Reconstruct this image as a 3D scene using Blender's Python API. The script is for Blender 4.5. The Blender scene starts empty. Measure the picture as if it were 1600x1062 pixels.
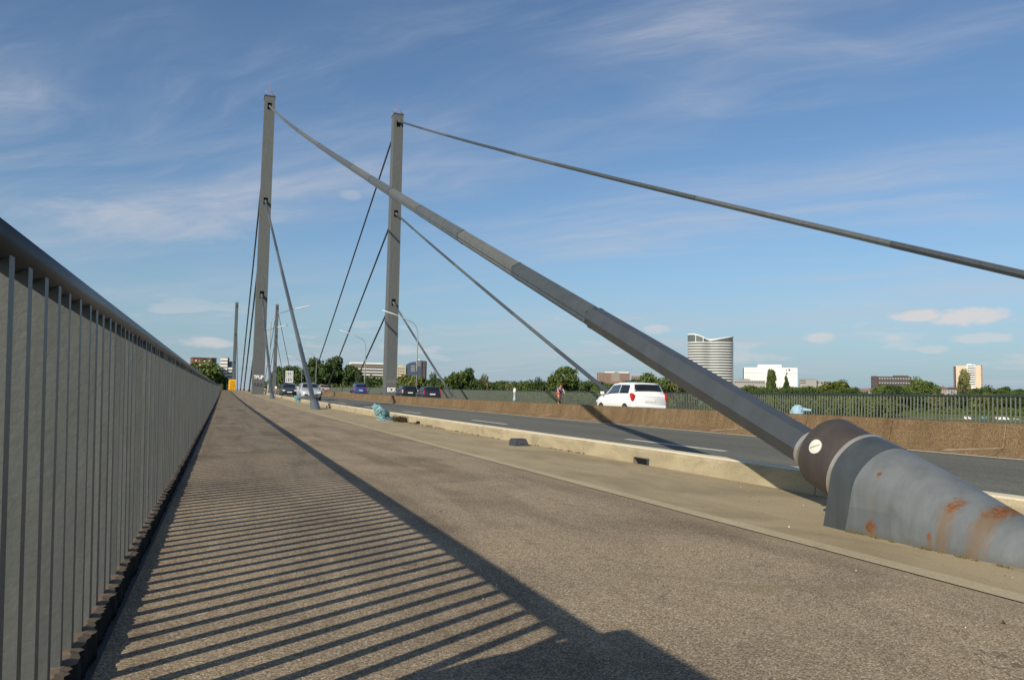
import bpy, math, random
from mathutils import Vector, Matrix
import numpy as np
S = bpy.context.scene
COL = S.collection
random.seed(7)
rng = np.random.default_rng(11)

# ------------------------------------------------------------------ camera
F_PX, CAM_H = 1248.9, 0.853
YAW, PITCH, ROLL = math.radians(19.769), math.radians(4.0245), math.radians(1.0938)
fw = Vector((math.sin(YAW)*math.cos(PITCH), math.cos(YAW)*math.cos(PITCH), math.sin(PITCH)))
r0 = Vector((math.cos(YAW), -math.sin(YAW), 0)); u0 = r0.cross(fw)
cr = r0*math.cos(ROLL) + u0*math.sin(ROLL); cu = u0*math.cos(ROLL) - r0*math.sin(ROLL)
cam = bpy.data.cameras.new("camera"); camo = bpy.data.objects.new("camera", cam); COL.objects.link(camo)
mw = Matrix.Identity(4)
for i in range(3):
    mw[i][0], mw[i][1], mw[i][2] = cr[i], cu[i], -fw[i]
mw[2][3] = CAM_H
camo.matrix_world = mw
cam.sensor_width = 36.0; cam.lens = F_PX/1600*36.0
cam.clip_start = 0.05; cam.clip_end = 20000
S.camera = camo

# ------------------------------------------------------------------ sky + sun
SUN = Vector((-1.486, -1.02, 1.0)).normalized()
EL = math.asin(SUN.z); AZ = math.atan2(SUN.x, SUN.y) % (2*math.pi)
W = bpy.data.worlds.new("World"); S.world = W; W.use_nodes = True
nt = W.node_tree; N = nt.nodes; L = nt.links
bg = N["Background"]
sky = N.new("ShaderNodeTexSky"); sky.sky_type = 'NISHITA'; sky.sun_disc = False
sky.sun_elevation = EL; sky.sun_rotation = AZ; sky.air_density = 1.0; sky.dust_density = 0.7; sky.ozone_density = 2.6
SKY_STRENGTH = 0.102
bg.inputs[1].default_value = SKY_STRENGTH

def wmath(op, a, b=None, clamp=False):
    n = N.new("ShaderNodeMath"); n.operation = op; n.use_clamp = clamp
    for i, v in enumerate((a, b)):
        if v is None: continue
        if isinstance(v, (int, float)): n.inputs[i].default_value = v
        else: L.new(v, n.inputs[i])
    return n.outputs[0]
def wramp(v, lo, hi):
    n = N.new("ShaderNodeMapRange"); n.interpolation_type = 'SMOOTHSTEP'; n.clamp = True
    L.new(v, n.inputs[0]); n.inputs[1].default_value = lo; n.inputs[2].default_value = hi
    return n.outputs[0]
tc = N.new("ShaderNodeTexCoord"); sx = N.new("ShaderNodeSeparateXYZ"); L.new(tc.outputs["Generated"], sx.inputs[0])
dx, dy, dz = sx.outputs
zz = wmath('MAXIMUM', dz, 0.02)
zp = wmath('ADD', zz, 0.10)
cx = N.new("ShaderNodeCombineXYZ"); L.new(wmath('DIVIDE', dx, zp), cx.inputs[0]); L.new(wmath('DIVIDE', dy, zp), cx.inputs[1])
def wnoise(scale, detail, rough, dist, stretch, rot, off=(0, 0, 0)):
    m = N.new("ShaderNodeMapping"); m.vector_type = 'TEXTURE'
    m.inputs["Rotation"].default_value = (0, 0, math.radians(rot)); m.inputs["Scale"].default_value = stretch
    m.inputs["Location"].default_value = off
    L.new(cx.outputs[0], m.inputs[0])
    n = N.new("ShaderNodeTexNoise"); n.inputs["Scale"].default_value = scale; n.inputs["Detail"].default_value = detail
    n.inputs["Roughness"].default_value = rough; n.inputs["Distortion"].default_value = dist
    L.new(m.outputs[0], n.inputs[0]); return n.outputs[0]
# thin cirrus sheets drawn out across the whole sky
warp = N.new("ShaderNodeTexNoise"); warp.inputs["Scale"].default_value = 0.9; warp.inputs["Detail"].default_value = 3; L.new(cx.outputs[0], warp.inputs[0])
wv = N.new("ShaderNodeVectorMath"); wv.operation = 'MULTIPLY_ADD'; L.new(warp.outputs["Color"], wv.inputs[0]); wv.inputs[1].default_value = (.55, .55, 0); L.new(cx.outputs[0], wv.inputs[2])
class _W: outputs = [wv.outputs[0]]
cx = _W
veil_n = wramp(wnoise(0.50, 7, 0.58, 0.5, (2.0, 1.0, 1), -48, (5.2, 2.1, 0)), 0.40, 0.60)      # where the sheet is thick
veil_m = wramp(wnoise(1.3, 6, 0.55, 0.6, (2.2, 1.0, 1), -40, (1.2, 7.1, 0)), 0.36, 0.66)        # and patchy
fib1 = wramp(wnoise(1.3, 12, 0.66, 0.5, (5.5, 1.0, 1), -50, (1, 5, 0)), 0.42, 0.74)             # long fibres
fib2 = wramp(wnoise(3.0, 12, 0.70, 0.9, (4.0, 1.0, 1), -36, (9, 3, 0)), 0.44, 0.80)
soft = wramp(wnoise(0.9, 5, 0.5, 0.2, (3.0, 1.0, 1), -52, (6, 8, 0)), 0.42, 0.74)
cir = wmath('ADD', wmath('MULTIPLY', fib1, 0.62), wmath('ADD', wmath('MULTIPLY', fib2, 0.34), wmath('MULTIPLY', soft, 0.20)), True)
cir = wmath('MULTIPLY', cir, wmath('ADD', wmath('MULTIPLY', veil_n, 0.80), wmath('MULTIPLY', veil_m, 0.62)), True)
# small fair-weather cumulus low over the horizon, all round
az = wmath('ARCTAN2', dx, dy)
cb = N.new("ShaderNodeCombineXYZ"); L.new(wmath('MULTIPLY', az, 9.0), cb.inputs[0]); L.new(wmath('MULTIPLY', dz, 46.0), cb.inputs[1]); cb.inputs[2].default_value = 4.3
nb = N.new("ShaderNodeTexNoise"); nb.inputs["Scale"].default_value = 1.0; nb.inputs["Detail"].default_value = 7; nb.inputs["Roughness"].default_value = 0.55
L.new(cb.outputs[0], nb.inputs[0])
band = wmath('MULTIPLY', wramp(dz, 0.018, 0.05), wmath('SUBTRACT', 1.0, wramp(dz, 0.085, 0.125)))
cum = wmath('MULTIPLY', wramp(nb.outputs[0], 0.565, 0.66), band, True)
# puffs the photograph shows, each a bank of cloud at its own bearing (degrees east of the bridge axis) and height
def puff(a_deg, e_deg, wa, we, amt, seed):
    da = wmath('DIVIDE', wmath('SUBTRACT', az, math.radians(a_deg)), math.radians(wa))
    de = wmath('DIVIDE', wmath('SUBTRACT', wmath('ARCSINE', dz), math.radians(e_deg)), math.radians(we))
    q = wmath('ADD', wmath('MULTIPLY', da, da), wmath('MULTIPLY', de, de))
    pn = N.new("ShaderNodeTexNoise"); pn.inputs["Scale"].default_value = 26.0; pn.inputs["Detail"].default_value = 7; pn.inputs["Roughness"].default_value = .6
    mp = N.new("ShaderNodeMapping"); mp.inputs["Location"].default_value = (seed, seed*.7, 0); mp.inputs["Scale"].default_value = (1, 1, 2.4)
    L.new(tc.outputs["Generated"], mp.inputs[0]); L.new(mp.outputs[0], pn.inputs[0])
    v = wmath('SUBTRACT', 1.25, wmath('ADD', q, wmath('MULTIPLY', wmath('SUBTRACT', pn.outputs[0], .5), 3.4)))
    return wmath('MULTIPLY', wramp(v, 0.0, 1.1), amt)
pf = None
for a in [(46.8, 5.6, 1.7, .45, .85, 1), (50.0, 5.5, 2.3, .60, .85, 2), (41.0, 4.3, 1.3, .40, .6, 3), (45.6, 4.25, 1.0, .3, .5, 4),
          (50.2, 4.1, 2.0, .36, .5, 5), (-1.2, 3.2, 1.9, .40, .6, 6), (12.0, 3.3, 1.6, .40, .35, 7), (30.0, 4.9, 1.0, .35, .45, 8), (36.0, 3.0, 2.6, .5, .4, 9), (47.5, 3.5, 1.0, .28, .4, 17), (33.2, 3.4, 1.4, .4, .35, 18),
          (8.0, 13.8, .75, .35, .20, 10), (-5.4, 10.7, 6.0, 1.3, .17, 11)]:
    p = puff(*a); pf = p if pf is None else wmath('MAXIMUM', pf, p)
cloud = wmath('MULTIPLY', cir, 1.15, True)
heap = wmath('MAXIMUM', wmath('MULTIPLY', cum, 0.32), pf, True)
veil = wmath('MULTIPLY', wmath('POWER', wmath('SUBTRACT', 1.0, wmath('MINIMUM', wmath('DIVIDE', zz, 0.27), 1.0)), 1.8), 0.88)
tint = N.new("ShaderNodeMix"); tint.data_type = 'RGBA'; tint.blend_type = 'MULTIPLY'; tint.inputs["Factor"].default_value = 1; L.new(sky.outputs[0], tint.inputs["A"]); tint.inputs["B"].default_value = (.80, .92, 1.0, 1)
vmix = N.new("ShaderNodeMix"); vmix.data_type = 'RGBA'; L.new(veil, vmix.inputs["Factor"]); L.new(tint.outputs["Result"], vmix.inputs["A"]); vmix.inputs["B"].default_value = (2.6, 3.75, 4.75, 1)
cmix = N.new("ShaderNodeMix"); cmix.data_type = 'RGBA'
L.new(cloud, cmix.inputs["Factor"]); L.new(vmix.outputs["Result"], cmix.inputs["A"]); cmix.inputs["B"].default_value = (4.6, 4.9, 5.6, 1)
hmix = N.new("ShaderNodeMix"); hmix.data_type = 'RGBA'; L.new(heap, hmix.inputs["Factor"]); L.new(cmix.outputs["Result"], hmix.inputs["A"]); hmix.inputs["B"].default_value = (6.3, 6.0, 6.0, 1)
L.new(hmix.outputs["Result"], bg.inputs[0])

sl = bpy.data.lights.new("sun", 'SUN'); so = bpy.data.objects.new("sun", sl); COL.objects.link(so)
sl.energy = 5.0; sl.angle = math.radians(0.53); sl.color = (1.0, 0.91, 0.77)
so.rotation_euler = SUN.to_track_quat('Z', 'Y').to_euler()
so.location = (-60, -40, 60)
S.view_settings.view_transform = 'Standard'; S.view_settings.look = 'None'
S.view_settings.exposure = 0.12; S.view_settings.gamma = 1.0; S.view_settings.use_curve_mapping = False
S.render.engine = 'CYCLES'; S.cycles.use_denoising = True
S.cycles.max_bounces = 5; S.cycles.diffuse_bounces = 2; S.cycles.transparent_max_bounces = 8

# ------------------------------------------------------------------ helpers
def zdeck(y):
    """height of the bridge deck along its length"""
    if y < 0: return 0.00026*y
    if y < 107: return 0.00026*y + 4e-5*y*y
    t = y-107; s = 0.00026 + 8e-5*107
    return 0.4858 + s*t - t*t*s/260
def slope(y): return (zdeck(y+.5)-zdeck(y-.5))

def ray(px, py): return fw + cr*((px-800)/F_PX) - cu*((py-531)/F_PX)
def gpt(px, D):
    """ground bearing seen in column px, at distance D from the viewer"""
    d = ray(px, 612); k = D/math.hypot(d.x, d.y); return d.x*k, d.y*k
def hgt(px, py, D):
    d = ray(px, py); return CAM_H + d.z*D/math.hypot(d.x, d.y)

class B:
    def __init__(s): s.v = []; s.f = []; s.m = []; s.sm = []
    def add(s, vs, fs, m=0, smooth=False):
        o = len(s.v); s.v += [tuple(v) for v in vs]
        for f in fs: s.f.append(tuple(o+i for i in f)); s.m.append(m); s.sm.append(smooth)
        return s
    def box(s, x0, x1, y0, y1, z0, z1, m=0):
        vs = [(x, y, z) for x in (x0, x1) for y in (y0, y1) for z in (z0, z1)]
        return s.add(vs, [(0, 1, 3, 2), (4, 6, 7, 5), (0, 4, 5, 1), (2, 3, 7, 6), (0, 2, 6, 4), (1, 5, 7, 3)], m)
    def obox(s, c, ax, ay, az, m=0):
        c, ax, ay, az = map(Vector, (c, ax, ay, az))
        vs = [c+ax*i+ay*j+az*k for i in (-1, 1) for j in (-1, 1) for k in (-1, 1)]
        return s.add(vs, [(0, 1, 3, 2), (4, 6, 7, 5), (0, 4, 5, 1), (2, 3, 7, 6), (0, 2, 6, 4), (1, 5, 7, 3)], m)
    def loft(s, rings, m=0, closed=True, caps=True, smooth=False):
        n = len(rings[0]); o = len(s.v); fs = []
        for r in rings: s.v += [tuple(p) for p in r]
        for i in range(len(rings)-1):
            for j in range(n if closed else n-1):
                a = o+i*n+j; b = o+i*n+(j+1) % n
                s.f.append((a, b, b+n, a+n)); s.m.append(m); s.sm.append(smooth)
        if caps and closed:
            s.f.append(tuple(o+j for j in reversed(range(n)))); s.m.append(m); s.sm.append(False)
            e = o+(len(rings)-1)*n
            s.f.append(tuple(e+j for j in range(n))); s.m.append(m); s.sm.append(False)
        return s
    def tube(s, pts, r, n=8, m=0, caps=True, smooth=True, phase=0.0, up=None):
        pts = [Vector(p) for p in pts]; rings = []
        rr = r if isinstance(r, (list, tuple)) else [r]*len(pts)
        for i, p in enumerate(pts):
            a = pts[max(i-1, 0)]; b = pts[min(i+1, len(pts)-1)]; d = (b-a).normalized()
            ref = Vector(up) if up else (Vector((0, 0, 1)) if abs(d.z) < .95 else Vector((1, 0, 0)))
            e1 = d.cross(ref).normalized(); e2 = e1.cross(d).normalized()
            rings.append([p+(e1*math.cos(phase+2*math.pi*k/n)+e2*math.sin(phase+2*math.pi*k/n))*rr[i] for k in range(n)])
        return s.loft(rings, m, True, caps, smooth)
    def prism(s, poly, axis, a, b, m=0):
        """poly: 2-D outline, pushed along axis ('x','y','z') from a to b"""
        def P(q, t):
            return {'x': (t, q[0], q[1]), 'y': (q[0], t, q[1]), 'z': (q[0], q[1], t)}[axis]
        return s.loft([[P(q, a) for q in poly], [P(q, b) for q in poly]], m)
    def build(s, name, mats, parent=None, bevel=0, sharp=None):
        me = bpy.data.meshes.new(name)
        off = WLOC.get(parent.name, (0, 0, 0)) if parent else (0, 0, 0)
        v = s.v if off == (0, 0, 0) else [(a-off[0], b-off[1], c-off[2]) for a, b, c in s.v]
        me.from_pydata(v, [], s.f)
        if not isinstance(mats, (list, tuple)): mats = [mats]
        for x in mats: me.materials.append(x)
        me.polygons.foreach_set("material_index", s.m); me.polygons.foreach_set("use_smooth", s.sm)
        if sharp: me.set_sharp_from_angle(angle=math.radians(sharp))
        me.update()
        return link(name, me, parent, bevel)
WLOC = {}
def link(name, me, parent=None, bevel=0):
    o = bpy.data.objects.new(name, me); COL.objects.link(o)
    if parent:
        o.parent = parent; WLOC[o.name] = WLOC.get(parent.name, (0, 0, 0))
    if bevel:
        b = o.modifiers.new("bevel", 'BEVEL'); b.width = bevel; b.segments = 2; b.limit_method = 'ANGLE'
    return o
def thing(name, label, cat, loc=(0, 0, 0), group=None, rz=0, local=False):
    o = bpy.data.objects.new(name, None); COL.objects.link(o); o.location = loc; o.rotation_euler = (0, 0, rz)
    o.empty_display_size = .2
    o["label"] = label; o["category"] = cat
    if group: o["group"] = group
    WLOC[o.name] = (0, 0, 0) if local else tuple(loc)
    return o
def tag(o, label, cat, group=None):
    o["label"] = label; o["category"] = cat
    if group: o["group"] = group
    return o
def struct(o): o["kind"] = "structure"; return o
def stuff(o, label=None, cat=None):
    o["kind"] = "stuff"
    if label: o["label"] = label; o["category"] = cat
    return o

# ------------------------------------------------------------------ materials
class MB:
    """small builder round one Principled node tree; coordinates are metres in the world"""
    def __init__(s, name, rough=.7, spec=.3, metal=0.0, coord='Position'):
        s.mat = bpy.data.materials.new(name); s.mat.use_nodes = True
        s.N = s.mat.node_tree.nodes; s.L = s.mat.node_tree.links; s.b = s.N["Principled BSDF"]
        s.b.inputs["Roughness"].default_value = rough; s.b.inputs["Specular IOR Level"].default_value = spec; s.b.inputs["Metallic"].default_value = metal
        if coord == 'Position': s.co = s.N.new("ShaderNodeNewGeometry").outputs["Position"]
        else: s.co = s.N.new("ShaderNodeTexCoord").outputs["Object"]
    def noise(s, scale, detail=5, rough=.55, stretch=None, dist=0, off=None):
        n = s.N.new("ShaderNodeTexNoise"); n.inputs["Scale"].default_value = scale; n.inputs["Detail"].default_value = detail
        n.inputs["Roughness"].default_value = rough; n.inputs["Distortion"].default_value = dist
        c = s.co
        if stretch or off:
            m = s.N.new("ShaderNodeMapping"); m.inputs["Scale"].default_value = stretch or (1, 1, 1)
            if off: m.inputs["Location"].default_value = off
            s.L.new(c, m.inputs[0]); c = m.outputs[0]
        s.L.new(c, n.inputs[0]); return n.outputs[0]
    def voro(s, scale, out="Color", feature='F1', stretch=None):
        n = s.N.new("ShaderNodeTexVoronoi"); n.feature = feature; n.inputs["Scale"].default_value = scale
        c = s.co
        if stretch:
            m = s.N.new("ShaderNodeMapping"); m.inputs["Scale"].default_value = stretch; s.L.new(c, m.inputs[0]); c = m.outputs[0]
        s.L.new(c, n.inputs["Vector"]); return n.outputs[out]
    def ramp(s, v, stops):
        n = s.N.new("ShaderNodeValToRGB"); e = n.color_ramp.elements
        while len(e) < len(stops): e.new(.5)
        for k, (p, c) in enumerate(stops):
            e[k].position = p; e[k].color = tuple(c)+(1,) if len(c) == 3 else c
        s.L.new(v, n.inputs[0]); return n.outputs[0]
    def rng(s, v, lo, hi, a=0, b=1):
        n = s.N.new("ShaderNodeMapRange"); n.interpolation_type = 'SMOOTHSTEP'
        s.L.new(v, n.inputs[0])
        for i, x in enumerate((lo, hi, a, b)): n.inputs[i+1].default_value = x
        return n.outputs[0]
    def math(s, op, a, b=None, clamp=False):
        n = s.N.new("ShaderNodeMath"); n.operation = op; n.use_clamp = clamp
        for i, v in enumerate((a, b)):
            if v is None: continue
            if isinstance(v, (int, float)): n.inputs[i].default_value = v
            else: s.L.new(v, n.inputs[i])
        return n.outputs[0]
    def mix(s, f, a, b, mode='MIX'):
        n = s.N.new("ShaderNodeMix"); n.data_type = 'RGBA'; n.blend_type = mode
        for k, v in (("Factor", f), ("A", a), ("B", b)):
            if isinstance(v, (int, float)): n.inputs[k].default_value = v
            elif isinstance(v, tuple): n.inputs[k].default_value = v+(1,) if len(v) == 3 else v
            else: s.L.new(v, n.inputs[k])
        return n.outputs["Result"]
    def xyz(s):
        n = s.N.new("ShaderNodeSeparateXYZ"); s.L.new(s.co, n.inputs[0]); return n.outputs
    def col(s, c):
        if isinstance(c, tuple): s.b.inputs["Base Color"].default_value = c+(1,)
        else: s.L.new(c, s.b.inputs["Base Color"])
        return s
    def rough(s, v): s.L.new(v, s.b.inputs["Roughness"]); return s
    def bump(s, h, strength=.3, dist=.005):
        n = s.N.new("ShaderNodeBump"); n.inputs["Strength"].default_value = strength; n.inputs["Distance"].default_value = dist
        s.L.new(h, n.inputs["Height"])
        if s.b.inputs["Normal"].links: s.L.new(s.b.inputs["Normal"].links[0].from_socket, n.inputs["Normal"])
        s.L.new(n.outputs[0], s.b.inputs["Normal"]); return s
def mul(c, k): return tuple(x*k for x in c)
def simple(name, c, var=.18, scale=3.0, rough=.7, spec=.3, bump=0, bscale=40, metal=0, coord='Position'):
    b = MB(name, rough, spec, metal, coord)
    n = b.noise(scale, 6, .6)
    b.col(b.ramp(n, [(.25, mul(c, 1-var)), (.75, mul(c, 1+var))]))
    if bump: b.bump(b.noise(bscale, 4), bump, .004)
    return b.mat

def make_walk_asphalt():
    b = MB("walkway_aggregate", .95, .10)
    cell = b.voro(185); g = b.N.new("ShaderNodeSeparateColor"); b.L.new(cell, g.inputs[0])
    grain = b.ramp(g.outputs[0], [(0, (.128, .098, .064)), (.3, (.218, .170, .112)), (.62, (.302, .238, .160)), (.9, (.405, .332, .236)), (1, (.54, .47, .37))])
    fine = b.ramp(b.noise(380, 3, .7), [(.3, (.72, .72, .72)), (.7, (1.25, 1.25, 1.25))])
    c = b.mix(1.0, grain, fine, 'MULTIPLY')
    big = b.ramp(b.noise(.75, 7, .62, dist=.6), [(.34, (.78, .775, .78)), (.50, (1.0, .99, .97)), (.70, (1.14, 1.12, 1.07))])
    c = b.mix(1.0, c, big, 'MULTIPLY')
    streak = b.ramp(b.noise(1.0, 6, .6, stretch=(2.2, .22, 1), dist=.8), [(.36, (.74, .73, .74)), (.55, (1.02, 1.02, 1.02))])
    c = b.mix(.85, c, streak, 'MULTIPLY')
    dark = b.rng(b.noise(2.6, 5, .6, off=(3, 9, 0)), .60, .74)
    c = b.mix(b.math('MULTIPLY', dark, .42), c, (.07, .062, .055))
    # a sandy wet-dried trail across the path and fine dust by the kerb
    x, y, z = b.xyz()
    t = b.math('ABSOLUTE', b.math('SUBTRACT', b.math('ADD', y, b.math('MULTIPLY', b.noise(1.6, 3), 1.0)), b.math('ADD', 3.72, b.math('MULTIPLY', b.math('SUBTRACT', x, 2.2), -.50))))
    tm = b.math('MULTIPLY', b.math('SUBTRACT', 1, b.rng(t, .02, .10)), b.math('MULTIPLY', b.rng(x, 1.7, 2.0), b.math('SUBTRACT', 1, b.rng(x, 2.9, 3.1))))
    c = b.mix(b.math('MULTIPLY', tm, .38), c, (.20, .155, .085))
    # hairline cracks wandering along the path
    cr1 = b.math('ABSOLUTE', b.math('SUBTRACT', b.noise(.55, 6, .62, stretch=(1, .45, 1), dist=.4, off=(4, 2, 0)), .5))
    ck = b.math('MULTIPLY', b.math('SUBTRACT', 1, b.rng(cr1, .0008, .0030)), b.rng(b.noise(.7, 3, off=(8, 8, 0)), .52, .60))
    c = b.mix(b.math('MULTIPLY', ck, .55), c, (.05, .043, .036))
    # dust gathered against the pale edging
    dm_ = b.math('MULTIPLY', b.rng(b.math('ADD', x, b.math('MULTIPLY', b.noise(3, 5), .5)), 3.25, 3.65), .45)
    c = b.mix(dm_, c, (.27, .215, .135))
    b.col(c)
    b.bump(b.voro(185, "Distance"), .35, .003).bump(b.noise(9, 5), .25, .01)
    return b.mat
def make_road():
    b = MB("road_asphalt", .95, .10)
    c = b.ramp(b.noise(55, 5, .7), [(.3, (.100, .100, .086)), (.7, (.172, .170, .146))])
    sp = b.voro(70); g = b.N.new("ShaderNodeSeparateColor"); b.L.new(sp, g.inputs[0])
    c = b.mix(.55, c, b.ramp(g.outputs[0], [(0, (.6, .6, .6)), (.8, (1.1, 1.1, 1.1)), (1, (1.9, 1.9, 1.8))]), 'MULTIPLY')
    wear = b.ramp(b.noise(1.0, 5, .55, stretch=(1.1, .05, 1)), [(.35, (.84, .84, .85)), (.65, (1.12, 1.12, 1.1))])
    c = b.mix(1.0, c, wear, 'MULTIPLY')
    seam = b.math('SUBTRACT', 1, b.rng(b.math('ABSOLUTE', b.math('ADD', b.math('SUBTRACT', b.xyz()[0], 6.55), b.math('MULTIPLY', b.noise(.9, 3), .05))), .008, .022))
    c = b.mix(b.math('MULTIPLY', seam, .6), c, (.045, .043, .04))
    b.col(c).bump(b.voro(70, "Distance"), .35, .004)
    return b.mat
def make_concrete(name, base, stain=(.13, .105, .065), grain=60, sstr=.65, stretch=(1, .35, 1)):
    b = MB(name, .9, .2)
    c = b.ramp(b.noise(grain, 5, .65), [(.28, mul(base, .82)), (.72, mul(base, 1.14))])
    big = b.ramp(b.noise(1.5, 8, .62, stretch=stretch, dist=.9), [(.36, (.66, .65, .62)), (.55, (1, 1, 1)), (.75, (1.12, 1.11, 1.08))])
    c = b.mix(sstr, c, big, 'MULTIPLY')
    pt = b.rng(b.noise(5, 6, .7, off=(5, 2, 1)), .60, .72)
    c = b.mix(b.math('MULTIPLY', pt, .45), c, stain)
    pits = b.voro(38, "Distance"); pm = b.math('SUBTRACT', 1, b.rng(pits, .08, .16))
    c = b.mix(b.math('MULTIPLY', pm, .35), c, mul(base, .4))
    b.col(c).bump(b.noise(grain, 5), .3, .004).bump(b.noise(14, 5), .25, .01)
    return b.mat
def make_barrier():
    b = MB("brown_aggregate_concrete", .95, .1)
    cell = b.voro(120); g = b.N.new("ShaderNodeSeparateColor"); b.L.new(cell, g.inputs[0])
    base = b.ramp(g.outputs[0], [(0, (.075, .044, .020)), (.45, (.150, .102, .055)), (.85, (.215, .150, .085)), (1, (.36, .27, .165))])
    ver = b.ramp(b.noise(2.2, 6, .6, stretch=(1, 1.6, .35)), [(.33, (.74, .72, .70)), (.6, (1.05, 1.05, 1.05))])
    c = b.mix(.9, base, ver, 'MULTIPLY')
    pt = b.ramp(b.noise(.5, 4), [(.35, (.90, .88, .86)), (.65, (1.08, 1.1, 1.12))])
    c = b.mix(1, c, pt, 'MULTIPLY')
    b.col(c).bump(b.voro(120, "Distance"), .5, .004)
    return b.mat
def make_paint(name, base, rough=.5, streaks=.25, lumps=.0, coord='Position', spec=.4):
    b = MB(name, rough, spec, 0, coord)
    c = b.ramp(b.noise(4, 6, .6), [(.3, mul(base, .9)), (.7, mul(base, 1.1))])
    st = b.ramp(b.noise(2.5, 7, .65, stretch=(3, 3, .25)), [(.35, (1-streaks,)*3), (.6, (1.04,)*3)])
    c = b.mix(1, c, st, 'MULTIPLY'); b.col(c)
    if lumps: b.bump(b.noise(55, 3, .5), lumps, .004).bump(b.noise(9, 3), lumps, .004)
    return b.mat

M = {}
M['walk'] = make_walk_asphalt()
M['road'] = make_road()
M['strip'] = make_concrete("strip_concrete", (.345, .278, .170))
M['stripedge'] = make_concrete("edge_concrete", (.40, .335, .215), sstr=.4)
M['kerb'] = make_concrete("kerb_concrete", (.37, .315, .205), sstr=.8, stretch=(1, .6, 1.6))
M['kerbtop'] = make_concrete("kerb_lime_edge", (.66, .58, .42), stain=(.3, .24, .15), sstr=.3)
M['barrier'] = make_barrier()
M['sealant'] = simple("joint_mortar", (.27, .215, .145), .2, 12, .9)
def make_line():
    b = MB("road_paint", .7, .3)
    c = b.ramp(b.noise(30, 6, .7), [(.30, (.36, .35, .31)), (.52, (.70, .68, .60))]); b.col(c); return b.mat
M['line'] = make_line()
M['rail'] = make_paint("railing_paint", (.094, .100, .094), .45, .12, .35)
M['railtube'] = make_paint("handrail_paint", (.030, .036, .040), .40, .15, .15)
M['tower'] = make_paint("pylon_paint", (.102, .109, .108), .62, .10, .0)
M['cable'] = make_paint("cable_paint", (.050, .057, .062), .45, .10, 0)
M['cabledark'] = make_paint("cable_paint_dark", (.056, .066, .068), .45, .10, 0)
M['cablelight'] = make_paint("cable_paint_pale", (.108, .112, .103), .5, .10, 0)
M['cablemid'] = make_paint("cable_paint_mid", (.085, .093, .092), .46, .10, 0)
M['band'] = make_paint("anchor_band_paint", (.052, .062, .066), .4, .25, .06)
M['drum'] = make_paint("drum_paint", (.056, .047, .040), .55, .2, .15)
M['metal'] = simple("bare_metal", (.42, .40, .36), .15, 8, .38, .5, metal=.6)
M['plug'] = simple("plug_enamel", (.55, .57, .50), .08, 20, .5)
M['dark'] = simple("dark_void", (.012, .012, .013), .1, 4, .9, .1)
M['steel'] = make_paint("galvanised_pole", (.30, .31, .30), .5, .15)
M['white'] = simple("white_sign_face", (.74, .74, .72), .06, 5, .6)
M['chalk'] = simple("white_spray", (.80, .80, .78), .05, 9, .8)
M['greyspray'] = simple("grey_spray", (.27, .26, .24), .1, 9, .8)
M['darkspray'] = simple("dark_spray", (.045, .045, .045), .1, 9, .8)
M['lampwhite'] = simple("lamp_housing", (.72, .74, .74), .06, 5, .4)
M['red'] = simple("red_paint", (.55, .05, .03), .08, 5, .5)
M['yellow'] = simple("yellow_plastic", (.80, .42, .012), .10, 3, .5)
M['yellowdk'] = simple("yellow_plastic_seam", (.55, .27, .01), .10, 3, .5)
M['bag'] = simple("turquoise_sheet", (.16, .29, .31), .25, 14, .55, bump=.6, bscale=22)
M['bagpale'] = simple("pale_blue_sheet", (.26, .40, .48), .12, 14, .5, bump=.5, bscale=22)
M['strap'] = simple("dark_strap", (.03, .05, .10), .15, 14, .6)
M['box'] = simple("charcoal_plastic", (.045, .050, .055), .25, 25, .55, bump=.3)
M['soil'] = simple("dry_weed", (.05, .038, .022), .35, 30, .9)

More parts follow.
